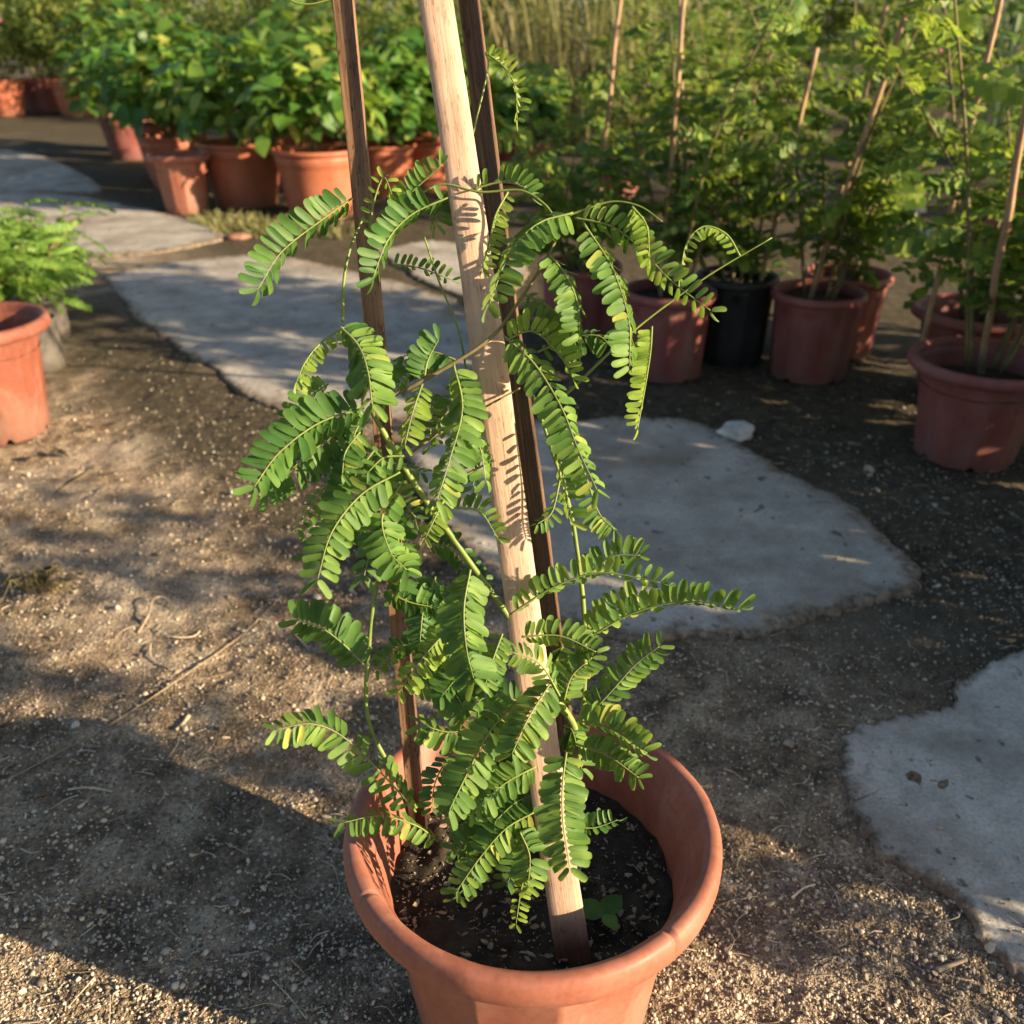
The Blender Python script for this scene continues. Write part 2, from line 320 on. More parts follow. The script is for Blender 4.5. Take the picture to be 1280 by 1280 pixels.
slab([(505, 560), (560, 532), (640, 522), (730, 523), (800, 520), (870, 528), (950, 568), (1060, 630), (1148, 712), (1130, 738), (1000, 775), (850, 797), (740, 790), (660, 745), (580, 690), (525, 625)], .008, 1)
slab([(128, 345), (200, 327), (330, 318), (430, 335), (560, 372), (625, 430), (625, 490), (520, 528), (400, 520), (320, 498), (235, 440), (170, 395)], .006, 2)
slab([(-60, 240), (20, 238), (110, 246), (200, 265), (268, 285), (272, 300), (200, 313), (110, 318), (50, 300), (-60, 290)], .009, 3)
slab([(-90, 182), (20, 188), (80, 205), (128, 236), (60, 241), (-90, 236)], .009, 4)
slab([(1192, 842), (1280, 808), (1420, 770), (1560, 860), (1480, 1180), (1370, 1300), (1270, 1215), (1180, 1110), (1095, 1050), (1042, 985), (1036, 930), (1100, 900), (1180, 882)], .008, 5, 'concrete_cracked')
slab([(470, 312), (540, 300), (640, 318), (655, 350), (600, 372), (520, 345)], .007, 6)
SBB = [(min(p[0] for p in L), max(p[0] for p in L), min(p[1] for p in L), max(p[1] for p in L)) for L in SLABS]
def inside(x, y):
    for L, bb in zip(SLABS, SBB):
        if not (bb[0] < x < bb[1] and bb[2] < y < bb[3]): continue
        c = False; j = len(L)-1
        for i in range(len(L)):
            xi, yi = L[i]; xj, yj = L[j]
            if (yi > y) != (yj > y) and x < (xj-xi)*(y-yi)/(yj-yi)+xi: c = not c
            j = i
        if c: return True
    return False

# ------------------------------------------------------------------ pots
def lathe(prof, n=96, facets=0, amt=0., feet=None):
    """prof: list of (r, z, facetweight)"""
    vs = []; fs = []
    for r, z, fw in prof:
        for k in range(n):
            a = 2*math.pi*k/n; rr = r
            if facets and fw:
                s = 2*math.pi/facets; d = (a % s)-s/2
                rr = r*(1+(math.cos(s/2)/math.cos(d)-1+.5*(1-math.cos(s/2)))*amt*fw)
            zz = z
            if feet and z <= feet[0]:
                s = 2*math.pi/feet[1]; d = abs(((a+s/2) % s)-s/2)/s
                if d < .09: zz += feet[2]*(1-(d/.09)**2)
            vs.append((rr*math.cos(a), rr*math.sin(a), zz))
    for j in range(len(prof)-1):
        for k in range(n): fs.append((j*n+k, j*n+(k+1) % n, (j+1)*n+(k+1) % n, (j+1)*n+k))
    return vs, fs
def soildisc(r, z, n=48, seed=0, amp=.004, rings=14):
    vs = []; fs = []
    for j in range(1, rings+1):
        q = r*j/rings
        for k in range(n):
            a = 2*math.pi*k/n; x, y = q*math.cos(a), q*math.sin(a)
            vs.append((x, y, z+amp*nz(x, y, seed, 14)+amp*.8*nz(x, y, seed, 50)))
    for j in range(rings-1):
        for k in range(n): fs.append((j*n+k, j*n+(k+1) % n, (j+1)*n+(k+1) % n, (j+1)*n+k))
    vs.append((0, 0, z)); e = len(vs)-1
    for k in range(n): fs.append((e, k, (k+1) % n))
    return vs, fs
def potmeshes(kind, mat):
    if kind == 'facet':      # unit pot: radius .188, height .27
        body = [(.03, .012, 0), (.112, .012, .6), (.120, .0, 1), (.1225, .004, 1), (.127, .04, 1), (.134, .10, 1), (.142, .17, 1), (.150, .222, .8), (.156, .238, .3), (.160, .249, 0),
                (.157, .249, 0), (.152, .235, 0), (.145, .2, 0), (.132, .1, 0)]
        rim = [(.158, .240, 0), (.172, .240, 0), (.183, .2415, 0), (.1875, .246, 0), (.1885, .253, 0), (.1875, .262, 0), (.1835, .268, 0), (.178, .2702, 0), (.170, .2695, 0), (.1645, .2655, 0), (.1615, .258, 0), (.158, .246, 0)]
        b = lathe(body, 144, 12, 1.0, (.02, 6, .014)); r = lathe(rim, 144); s = soildisc(.150, .2)
    elif kind == 'round':    # radius .27, height .39 , wide stepped collar
        body = [(.04, .01, 0), (.178, .01, 0), (.19, 0, 0), (.193, .006, 0), (.21, .10, 0), (.226, .2, 0), (.238, .285, 0), (.243, .3, 0), (.246, .303, 0), (.25, .335, 0), (.252, .36, 0), (.245, .36, 0), (.238, .3, 0), (.22, .2, 0)]
        rim = [(.25, .356, 0), (.258, .358, 0), (.268, .366, 0), (.271, .376, 0), (.268, .386, 0), (.26, .39, 0), (.25, .388, 0), (.246, .38, 0), (.246, .35, 0)]
        b = lathe(body, 72); r = lathe(rim, 72); s = soildisc(.246, .345, 36)
    else:                    # tall: radius .148, height .28
        body = [(.03, .01, 0), (.112, .01, .6), (.118, 0, 1), (.12, .004, 1), (.125, .1, 1), (.131, .2, 1), (.135, .24, .6), (.138, .255, 0), (.134, .255, 0), (.13, .2, 0), (.122, .1, 0)]
        rim = [(.135, .25, 0), (.144, .25, 0), (.149, .255, 0), (.15, .266, 0), (.147, .276, 0), (.141, .28, 0), (.135, .278, 0), (.132, .27, 0), (.132, .25, 0)]
        b = lathe(body, 96, 10, 1., (.02, 5, .012)); r = lathe(rim, 96); s = soildisc(.133, .245, 36)
    res = []
    for nm, (v, f), mm in (('body', b, mat), ('rim', r, mat), ('soil', s, M['soil'])):
        m = MB(); m.add(v, f, .5); res.append((nm, m.mesh(nm, mm)))
    return res
PC = {}
def pot(kind, mat, x, y, label, group, rz=0, sc=(1, 1, 1), tilt=(0, 0)):
    key = (kind, mat)
    if key not in PC: PC[key] = potmeshes(kind, M[mat])
    t = thing('plant_pot', label, 'plant pot', (x, y, -.002), rz, sc, group); t.rotation_euler = (tilt[0], tilt[1], rz)
    for nm, me in PC[key]: ob(nm, me, t)
    return t
# the pot in front, with nicks in its lip and bark bits on its soil
PX, PY = .0208, .668
def main_pot():
    t = thing('plant_pot', 'large terracotta plastic pot with nicked lip holding the staked seedling', 'plant pot', (PX, PY, -.008), R(9), (1.05, 1.05, 1.02)); t.rotation_euler = (Matrix.Rotation(R(-4.2), 3, 'X')@Matrix.Rotation(R(9), 3, 'Z')).to_euler()
    ms = potmeshes('facet', M['terracotta'])
    m = ms[1][1]
    body = [(p, me) for p, me in ms]
    v, f = lathe([(.158, .2405, 0), (.166, .2385, 0), (.177, .2372, 0), (.184, .2385, 0), (.1872, .2425, 0), (.1887, .252, 0), (.1882, .259, 0), (.1868, .2655, 0), (.1845, .2688, 0), (.181, .2702, 0), (.1765, .2703, 0), (.1725, .2688, 0), (.1695, .2655, 0), (.1670, .260, 0), (.1625, .249, 0), (.1575, .2385, 0), (.1535, .23, 0), (.149, .215, 0), (.1425, .18, 0)], 420)
    out = []
    for x, y, z in v:
        a = math.atan2(y, x); r = math.hypot(x, y)
        r2 = r+.0012*math.sin(3*a+1)+.0006*nz(x, y, 0, 30)
        zz = z+.0012*math.sin(2*a+.4)+.0005*nz(x, y, 4, 40)
        for a0, wd, dp in ((R(-157), .012, .0025), (R(-58), .02, .005), (R(62), .01, .002), (R(150), .012, .002)):
            d = abs((a-a0+math.pi) % (2*math.pi)-math.pi)
            if d < wd and z > .244: q = 1-d/wd; zz -= dp*q; r2 -= dp*.6*q*(1 if r > .175 else -1)
        if -R(58) < a < -R(30) and z > .25: zz -= .0016*max(0, 1-(a+R(58))/R(28))
        out.append((r2*math.cos(a), r2*math.sin(a), zz))
    mb = MB(); mb.add(out, f, .5)
    bv, bf = lathe([(.03, .012, 0), (.112, .012, .6), (.120, .0, 1), (.1225, .004, 1), (.127, .04, 1), (.134, .10, 1), (.1475, .17, 1), (.1545, .215, .9), (.158, .230, .5), (.162, .2385, .1), (.164, .2405, 0)], 240, 12, 1.0, (.02, 6, .014))
    bb = MB(); bb.add(bv, bf, .5); bb.build('body', M['terracotta'], t); mb.build('rim', M['terracotta'], t)
    sv, sf = soildisc(.1448, .192, 96, 3, .011, 40); sb = MB(); sb.add(sv, sf, .5); sb.build('soil', M['soil'], t)
    mu = MB()
    for i in range(2200):
        a = random.uniform(0, 6.283); r = .140*math.sqrt(random.random()); chip(mu, Vector((r*math.cos(a), r*math.sin(a), .192+.003)), random.choice((.0015, .002, .002, .003, .003, .004, .004, .006, .011)), random.random()**2.6)
    o = mu.build('bark_mulch', M['bark'], t, False); o['kind'] = 'stuff'
    return t
ICO = None
def ico():
    global ICO
    if ICO: return ICO
    t = (1+5**.5)/2
    v = [(-1, t, 0), (1, t, 0), (-1, -t, 0), (1, -t, 0), (0, -1, t), (0, 1, t), (0, -1, -t), (0, 1, -t), (t, 0, -1), (t, 0, 1), (-t, 0, -1), (-t, 0, 1)]
    f = [(0, 11, 5), (0, 5, 1), (0, 1, 7), (0, 7, 10), (0, 10, 11), (1, 5, 9), (5, 11, 4), (11, 10, 2), (10, 7, 6), (7, 1, 8), (3, 9, 4), (3, 4, 2), (3, 2, 6), (3, 6, 8), (3, 8, 9), (4, 9, 5), (2, 4, 11), (6, 2, 10), (8, 6, 7), (9, 8, 1)]
    ICO = (np.array(v)/math.hypot(1, t), f); return ICO
def rotm(): 
    q = rng.normal(size=4); q /= np.linalg.norm(q); w_, x, y, z = q
    return np.array([[1-2*(y*y+z*z), 2*(x*y-z*w_), 2*(x*z+y*w_)], [2*(x*y+z*w_), 1-2*(x*x+z*z), 2*(y*z-x*w_)], [2*(x*z-y*w_), 2*(y*z+x*w_), 1-2*(x*x+y*y)]])
def stone(mb, p, r, flat=.7, tint=None):
    v, f = ico(); v = v*(1+.28*rng.normal(size=(12, 1)).clip(-1, 1))*np.array([1, rng.uniform(.6, 1), rng.uniform(.5, .9)]); v = v@rotm().T
    v = v*np.array([1, 1, flat])*r+np.array(p); mb.add(v.tolist(), f, tint)
def chip(mb, p, s, tint):
    a = random.uniform(0, 6.283); t = Vector((math.cos(a), math.sin(a), random.uniform(-.3, .3))); b = Vector((-math.sin(a), math.cos(a), random.uniform(-.6, .6))); n = t.cross(b).normalized()
    L, wd, th = s*random.uniform(.5, 1.3), s*random.uniform(.15, .55), s*random.uniform(.06, .2); k = random.choice((5, 6, 7)); out = []
    for i in range(k):
        g = 6.283*i/k+random.uniform(-.35, .35); q = random.uniform(.55, 1.1); out.append((math.cos(g)*L*.55*q, math.sin(g)*wd*.6*q))
    bend = random.uniform(-.4, .6)/max(L, 1e-4)
    vs = [p+t*x+b*y+n*(bend*x*x*.5) for x, y in out]+[p+t*x*.9+b*y*.9+n*(th+bend*x*x*.5) for x, y in out]
    mb.add(vs, [tuple(range(k))[::-1], tuple(range(k, 2*k))]+[(i, (i+1) % k, k+(i+1) % k, k+i) for i in range(k)], tint)
main_pot()

# ------------------------------------------------------------------ split bamboo stakes
def slat(name, p0, p1, w0, w1, th, mat, label, yaw=0., bow=.3, n=40, seed=0, notch=.0, wob=.004, group=None):
    """curved split-bamboo strip from p0 to p1; yaw turns its face about its length, 0 = facing the camera side (-Y)"""
    p0, p1 = Vector(p0), Vector(p1); T = (p1-p0); L = T.length; T.normalize()
    F = Vector((0, -1, 0)); F = (F-T*F.dot(T)).normalized(); F = Matrix.Rotation(yaw, 3, T)@F; B = T.cross(F).normalized()
    rot = Matrix((B, F, T)).transposed().to_4x4(); mw = Matrix.Translation(p0)@rot
    xsn = [-1, -.92, -.5, 0, .5, .92, 1]; sec = len(xsn); vs = []; fs = []; ring = 2*sec
    for i in range(n+1):
        u = i/n; wd = (w0+(w1-w0)*u)/2*(1+.05*nz(u*L, seed, 0, 9)+.03*nz(u*L, seed, 3, 40)); cx = wob*nz(u*L, seed, 5, 2.2); cy = wob*.8*nz(u*L, seed, 8, 2.0)
        nd = math.exp(-((u*L-notch)/.006)**2) if notch else 0
        for k, q in enumerate(xsn): vs.append((cx+q*wd, cy-(q*q)*bow*wd+(.0012*nd)-(th*.2 if abs(q) == 1 else 0), u*L))
        for k, q in enumerate(xsn[::-1]): vs.append((cx+q*wd*.97, cy-(q*q)*bow*wd-th*(1+.15*nz(u*L, q, seed, 30))+(th*.2 if abs(q) == 1 else 0), u*L))
    for i in range(n):
        for k in range(ring): fs.append((i*ring+k, i*ring+(k+1) % ring, (i+1)*ring+(k+1) % ring, (i+1)*ring+k))
    fs.append(tuple(range(ring))[::-1]); fs.append(tuple(n*ring+k for k in range(ring)))
    m = MB(); m.add(vs, fs, .5); o = m.build(name, mat); o.matrix_world = mw
    for p in o.data.polygons: p.use_smooth = True
    md = o.modifiers.new('edge', 'EDGE_SPLIT'); md.split_angle = R(40)
    return tag(o, label, 'stake', group)
def ext(px0, d0, px1, d1, k):
    a, b = W(*px0, d0), W(*px1, d1); return a, a+(b-a)*k
ST = 'stakes of the front pot'
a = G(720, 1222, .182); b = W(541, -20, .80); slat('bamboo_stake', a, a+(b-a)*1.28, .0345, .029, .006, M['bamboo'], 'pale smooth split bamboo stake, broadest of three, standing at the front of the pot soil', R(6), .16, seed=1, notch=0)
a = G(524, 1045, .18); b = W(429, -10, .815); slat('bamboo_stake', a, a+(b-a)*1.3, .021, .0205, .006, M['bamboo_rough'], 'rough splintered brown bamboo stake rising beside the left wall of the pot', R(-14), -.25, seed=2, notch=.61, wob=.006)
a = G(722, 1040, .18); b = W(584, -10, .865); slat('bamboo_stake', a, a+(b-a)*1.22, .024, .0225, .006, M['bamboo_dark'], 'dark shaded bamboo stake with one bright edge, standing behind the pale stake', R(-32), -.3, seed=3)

# ------------------------------------------------------------------ compound leaves
STN = [(0, .06), (.07, .17), (.22, .225), (.5, .238), (.78, .24), (.94, .185), (1.0, .07)]
def leaflet_verts(curl=.1, vee=.12, tw=0.):
    vs = []
    for x, h in STN:
        z = -curl*x*x
        for s in (-1, 0, 1): vs.append((x, s*h+.03*math.sin(x*3), z+abs(s)*h*vee*2+s*h*tw*x))
    fs = []
    for i in range(len(STN)-1):
        fs += [(3*i, 3*i+3, 3*i+4, 3*i+1), (3*i+1, 3*i+4, 3*i+5, 3*i+2)]
    return np.array(vs), fs
LV = [leaflet_verts(c, v, t) for c, v, t in ((.08, .10, .0), (.26, .16, .3), (-.08, .08, -.25), (.15, .26, .1))]
LMESH = {}
def leaflet_mesh(mat, k):
    if (mat, k) not in LMESH:
        m = MB(); m.add(LV[k][0].tolist(), LV[k][1], .0); LMESH[mat, k] = m.mesh('leaflet', M[mat])
    return LMESH[mat, k]
def frame(T, D, Nn):
    D = D.normalized(); Nn = (Nn-D*Nn.dot(D)).normalized(); return Matrix((D, Nn.cross(D), Nn)).transposed()
CAMP = Vector((0, 0, CAM_H))
def frond(root, base, pts, d0, d1, l, n, roll=0, fold=15, mat='leaf', single=False, lean=16, sides=(1, 1), stemmat='stem', taper=.78, jit=1.15, wid=.73):
    """pts: pixel control points base to tip; d0..d1 depth along the view; l: leaflet length in photo pixels; roll 0 faces the camera"""
    K = len(pts); P3 = [W(x, y, d0+(d1-d0)*i/(K-1)) for i, (x, y) in enumerate(pts)]
    n = int(n*1.22+.5); l = l*.94; ns = 2*n+6; cur = spline(P3, ns); scale = (d0+d1)/2/FPX; tubeb = MB()
    L = sum((cur[i+1]-cur[i]).length for i in range(ns-1))
    tubeb.tube(cur, .0011, .00045, 5, .5); nt_ = 5
    o = None
    items = []
    for i in range(n):
        u = .06+.94*(i/(n-1)) if n > 1 else .5
        f = u*(ns-1); k = min(int(f), ns-2); p = cur[k].lerp(cur[k+1], f-k); T = (cur[k+1]-cur[k]).normalized()
        V = (CAMP-p).normalized(); Nn = (V-T*V.dot(T)).normalized(); Nn = Matrix.Rotation(R(roll), 3, T)@Nn; Sd = T.cross(Nn)
        env = (.72+.28*min(1, u*4))*(1-(1-taper)*max(0, (u-.6)/.4)**1.5)
        for s in (1, -1):
            if not sides[0 if s == 1 else 1] or random.random() < .025: continue
            fo = R(fold+jit*random.uniform(-9, 9)); le = R(lean+jit*random.uniform(-7, 7)+(28 if i == n-1 else 0))
            D = (Sd*s*math.cos(fo)-Nn*math.sin(fo))*math.cos(le)+T*math.sin(le)
            bn = (Nn*math.cos(fo)+Sd*s*math.sin(fo)); bn = Matrix.Rotation(R(jit*random.uniform(-14, 14)), 3, D.normalized())@bn
            ll = l*scale*env*random.uniform(.82, 1.1); items.append((p+D*.0012, D, bn, ll, T, k))
    if single:
        o = tubeb.build('compound_leaf', M[stemmat], root); o.matrix_parent_inverse = Matrix.Translation(-root.location)
        for p, D, bn, ll, T, k in items:
            mw = Matrix.Translation(p)@frame(T, D, bn).to_4x4()@Matrix.Diagonal((ll, ll*wid*random.uniform(.92, 1.08), ll, 1))
            ob('leaflet', leaflet_mesh(mat, random.randrange(4)), o, mw)
    else:
        nstem = len(tubeb.f)
        for p, D, bn, ll, T, k in items:
            vv_, ff_ = LV[random.randrange(4)]; fm = np.array(frame(T, D, bn)); v = (vv_*np.array([1, wid, 1])*ll)@fm.T+np.array(p)
            o0 = tubeb.add(v.tolist(), ff_, random.random()); tubeb.f.append((k*nt_, o0, o0+2)); tubeb.t.append(.5)
        o = tubeb.build('compound_leaf', M[stemmat], root); o.data.materials.append(M[mat])
        mi = [0]*nstem+[1]*(len(tubeb.f)-nstem); o.data.polygons.foreach_set('material_index', mi); o.matrix_parent_inverse = Matrix.Translation(-root.location)
    return o
seed = thing('seedling_tree', 'leafy green seedling with feathery paired leaflets trained up three stakes in the front pot', 'plant', (PX+.03, PY+.04, .192))
def stem(name, pts, ds, r0, r1, mat='stem'):
    P3 = [W(x, y, ds[0]+(ds[1]-ds[0])*i/(len(pts)-1)) for i, (x, y) in enumerate(pts)]
    m = MB(); c = spline(P3, 8*len(pts)); m.rf = lambda u: 1+.16*math.exp(-((u*9 % 1)-.5)**2*60); m.tube(c, r0, r1, 8, .5)
    o = m.build(name, M[mat], seed); o.matrix_parent_inverse = Matrix.Translation(-seed.location); return o
stem('stem', [(690, 1085), (722, 935), (690, 865), (645, 785), (585, 700), (515, 600), (465, 515)], (.92, .80), .0040, .0022)
stem('branch', [(463, 507), (530, 475), (610, 425), (650, 375), (690, 310), (697, 278)], (.80, .79), .0020, .0012, 'twig')
stem('branch', [(500, 575), (560, 535), (650, 485)], (.80, .83), .0014, .0009, 'twig')
stem('stem', [(700, 1080), (725, 930), (731, 790), (718, 665), (702, 600), (672, 510), (640, 425)], (.94, .86), .0030, .0013)
stem('branch', [(672, 515), (705, 495), (790, 415), (880, 348), (965, 297)], (.87, .80), .0016, .0006)
stem('branch', [(697, 278), (680, 255), (650, 238), (600, 240), (545, 232), (490, 275)], (.79, .82), .0011, .0009)
stem('branch', [(697, 275), (725, 264), (765, 252), (800, 258), (828, 277)], (.79, .77), .0011, .0005)
stem('stem', [(520, 1010), (462, 905), (462, 800), (470, 735), (478, 690)], (.90, .86), .0024, .0014)
stem('branch', [(590, 520), (575, 420), (548, 350), (530, 295)], (.85, .86), .0011, .0008)
stem('branch', [(428, 402), (430, 350), (438, 310), (455, 270)], (.84, .85), .0016, .0010)
stem('branch', [(545, 640), (575, 600), (607, 580)], (.83, .82), .0015, .001)
stem('branch', [(585, 190), (598, 140), (610, 85), (607, 66)], (.82, .82), .0009, .0006)
stem('branch', [(722, 935), (700, 1000), (690, 1085)], (.86, .92), .003, .003, 'twig')
FR = [  # pts, d0, d1, len, pairs, roll, fold, material, single
 ([(607, 66), (630, 84), (644, 110), (646, 148)], .82, .80, 20, 9, 60, 35, 'leaf_young', 0),
 ([(440, 248), (402, 275), (352, 315), (322, 362)], .83, .80, 34, 15, -35, 25, 'leaf_deep', 0),
 ([(462, 285), (468, 250), (480, 222), (492, 250)], .82, .81, 14, 7, 30, 40, 'leaf_young', 0),
 ([(490, 262), (520, 235), (552, 206)], .83, .81, 22, 9, 65, 45, 'leaf', 0),
 ([(562, 246), (515, 268), (485, 300), (466, 348)], .82, .80, 32, 13, -50, 20, 'leaf_deep', 0),
 ([(490, 330), (525, 335), (565, 350)], .86, .87, 18, 8, 50, 20, 'leaf', 0),
 ([(575, 230), (550, 250), (545, 280)], .84, .83, 24, 7, 40, 40, 'leaf', 0),
 ([(592, 236), (625, 228), (650, 232), (664, 246)], .81, .80, 22, 9, 55, 50, 'leaf', 0),
 ([(635, 240), (620, 268), (612, 300), (603, 335)], .80, .79, 20, 11, 60, 40, 'leaf_young', 0),
 ([(716, 266), (672, 280), (636, 318), (612, 380)], .78, .755, 38, 15, 62, 20, 'leaf', 1),
 ([(686, 318), (708, 345), (722, 380), (724, 418)], .785, .77, 32, 14, -60, 25, 'leaf', 0),
 ([(655, 368), (688, 385), (712, 415), (722, 440)], .80, .79, 26, 11, -50, 30, 'leaf', 0),
 ([(730, 280), (765, 335), (786, 400), (787, 458)], .78, .765, 34, 17, -58, 20, 'leaf', 1),
 ([(718, 272), (765, 283), (802, 312), (838, 350), (888, 388)], .785, .76, 26, 17, 25, 22, 'leaf', 1),
 ([(790, 258), (808, 282), (812, 322)], .77, .765, 22, 9, -60, 40, 'leaf_young', 0),
 ([(925, 320), (908, 293), (880, 283), (858, 305), (850, 348)], .80, .79, 15, 12, 68, 35, 'leaf_young', 0),
 ([(815, 408), (813, 440), (807, 480), (797, 536)], .82, .80, 22, 18, -55, 45, 'leaf_young', 0),
 ([(632, 425), (665, 414), (695, 438), (716, 472)], .79, .78, 26, 12, 55, 40, 'leaf_young', 0),
 ([(672, 440), (715, 422), (748, 420), (768, 438)], .82, .81, 24, 10, -40, 30, 'leaf_deep', 0),
 ([(630, 420), (668, 455), (702, 510), (722, 560), (746, 612)], .79, .77, 34, 18, -32, 32, 'leaf', 1),
 ([(695, 540), (703, 590), (714, 652)], .80, .785, 27, 13, 45, 35, 'leaf', 0),
 ([(700, 520), (730, 590), (748, 640), (768, 662)], .82, .81, 24, 14, -55, 35, 'leaf', 0),
 ([(432, 408), (402, 428), (382, 452), (371, 476)], .82, .79, 18, 12, 62, 40, 'leaf_young', 0),
 ([(425, 408), (448, 432), (460, 465), (465, 505)], .80, .775, 38, 15, 10, 38, 'leaf', 0),
 ([(410, 480), (385, 500), (362, 545)], .82, .80, 26, 10, -40, 25, 'leaf', 0),
 ([(455, 510), (400, 528), (350, 565), (318, 608)], .80, .76, 38, 15, -18, 25, 'leaf_deep', 0),
 ([(440, 530), (395, 560), (360, 590), (330, 612)], .84, .82, 34, 13, 25, 35, 'leaf_deep', 0),
 ([(530, 475), (535, 450), (548, 425)], .80, .80, 28, 9, 70, 55, 'leaf_deep', 0),
 ([(570, 450), (540, 440), (505, 445)], .81, .81, 24, 9, 70, 50, 'leaf_deep', 0),
 ([(528, 480), (516, 515), (506, 556)], .79, .775, 22, 9, 30, 30, 'leaf_young', 0),
 ([(567, 455), (578, 510), (562, 575), (546, 626)], .785, .765, 34, 17, 24, 34, 'leaf', 0),
 ([(580, 520), (600, 560), (607, 600)], .80, .79, 26, 11, -40, 30, 'leaf', 0),
 ([(450, 540), (432, 565), (428, 592)], .79, .78, 26, 7, 74, 55, 'leaf', 0),
 ([(505, 570), (480, 572), (460, 590)], .79, .78, 20, 4, 10, 10, 'leaf', 0),
 ([(500, 590), (452, 618), (415, 665), (397, 724)], .785, .755, 34, 15, 8, 20, 'leaf', 1),
 ([(505, 600), (478, 645), (488, 690), (508, 712)], .80, .79, 34, 12, -15, 25, 'leaf', 0),
 ([(500, 650), (470, 670), (455, 720)], .84, .82, 32, 10, 20, 30, 'leaf_deep', 0),
 ([(560, 615), (545, 645), (532, 672)], .81, .80, 20, 8, 35, 30, 'leaf_young', 0),
 ([(568, 634), (600, 640), (622, 672)], .84, .84, 20, 8, 50, 35, 'leaf', 0),
 ([(588, 712), (580, 760), (583, 810), (592, 848)], .78, .75, 40, 17, 0, 38, 'leaf', 1),
 ([(456, 832), (430, 806), (402, 785), (372, 775)], .87, .85, 34, 12, -25, 25, 'leaf_deep', 0),
 ([(520, 1015), (480, 970), (430, 922), (390, 905), (345, 912)], .89, .84, 30, 18, 22, 22, 'leaf', 0),
 ([(480, 735), (510, 752), (548, 760)], .86, .86, 28, 10, 20, 25, 'leaf_deep', 0),
 ([(562, 785), (532, 818), (500, 862)], .83, .82, 26, 11, 15, 28, 'leaf_young', 0),
 ([(545, 800), (560, 850), (580, 885)], .86, .85, 28, 11, 20, 30, 'leaf', 0),
 ([(628, 792), (616, 825), (606, 858)], .79, .78, 22, 11, 10, 25, 'leaf', 0),
 ([(638, 768), (690, 735), (750, 716), (826, 728)], .83, .80, 28, 16, 52, 25, 'leaf', 0),
 ([(732, 722), (765, 696), (800, 694)], .86, .85, 26, 9, 30, 25, 'leaf', 0),
 ([(738, 795), (795, 765), (860, 752), (924, 760)], .85, .81, 32, 17, 60, 20, 'leaf', 1),
 ([(738, 790), (765, 765), (803, 742)], .87, .87, 26, 9, 20, 25, 'leaf_young', 0),
 ([(732, 898), (766, 862), (795, 830), (824, 808)], .86, .83, 27, 13, 12, 22, 'leaf', 0),
 ([(652, 796), (700, 795), (745, 815)], .82, .81, 24, 12, 30, 25, 'leaf', 0),
 ([(700, 870), (675, 830), (640, 815)], .82, .80, 24, 10, 10, 25, 'leaf', 0),
 ([(705, 875), (715, 845), (740, 822)], .82, .81, 26, 9, 0, 25, 'leaf', 0),
 ([(720, 900), (765, 912), (804, 938)], .85, .82, 30, 14, 45, 30, 'leaf', 0),
 ([(720, 930), (760, 945), (798, 972)], .85, .83, 24, 14, 10, 25, 'leaf', 0),
 ([(692, 848), (662, 895), (640, 942)], .82, .79, 34, 14, 10, 28, 'leaf', 0),
 ([(650, 872), (612, 915), (585, 965), (562, 1012)], .83, .80, 32, 15, 0, 22, 'leaf', 0),
 ([(670, 958), (630, 980), (590, 1015)], .85, .83, 26, 13, 0, 22, 'leaf', 0),
 ([(708, 940), (703, 985), (704, 1030), (712, 1084)], .80, .775, 36, 16, 0, 18, 'leaf', 1),
 ([(668, 1015), (632, 1036), (600, 1072), (572, 1112)], .87, .85, 28, 12, 0, 22, 'leaf', 0),
 ([(620, 1050), (595, 1095), (566, 1125)], .88, .87, 20, 7, 10, 15, 'leaf', 0),
 ([(650, 1040), (662, 1070), (660, 1108)], .86, .85, 28, 8, 10, 20, 'leaf', 0),
 ([(662, 1080), (652, 1110), (645, 1155)], .87, .86, 15, 11, 20, 25, 'leaf_young', 0),
 ([(548, 1052), (520, 1032), (475, 1020), (430, 1028)], .90, .86, 24, 12, 48, 25, 'leaf', 0),
 ([(705, 1030), (740, 1035), (772, 1025)], .88, .88, 20, 7, 40, 25, 'leaf_deep', 0),
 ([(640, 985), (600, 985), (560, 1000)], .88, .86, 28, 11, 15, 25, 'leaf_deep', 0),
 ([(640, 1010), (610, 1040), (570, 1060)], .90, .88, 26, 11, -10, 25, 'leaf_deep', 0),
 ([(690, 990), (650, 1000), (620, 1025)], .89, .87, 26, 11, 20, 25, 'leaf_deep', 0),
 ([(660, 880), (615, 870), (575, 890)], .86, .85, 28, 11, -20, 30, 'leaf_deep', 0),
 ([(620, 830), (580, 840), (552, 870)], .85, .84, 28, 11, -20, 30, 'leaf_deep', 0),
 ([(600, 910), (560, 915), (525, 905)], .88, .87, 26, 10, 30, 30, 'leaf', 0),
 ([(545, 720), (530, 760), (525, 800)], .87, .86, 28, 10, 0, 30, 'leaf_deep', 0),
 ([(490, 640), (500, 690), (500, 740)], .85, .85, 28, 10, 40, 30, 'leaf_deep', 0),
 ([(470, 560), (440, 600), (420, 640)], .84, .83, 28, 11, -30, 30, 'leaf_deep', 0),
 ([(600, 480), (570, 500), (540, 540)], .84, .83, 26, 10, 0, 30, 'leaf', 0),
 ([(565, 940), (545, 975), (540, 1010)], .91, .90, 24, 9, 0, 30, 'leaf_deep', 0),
 ([(700, 600), (690, 640), (672, 655)], .88, .87, 16, 7, 30, 30, 'leaf', 0),
]
rf = random.Random(21)
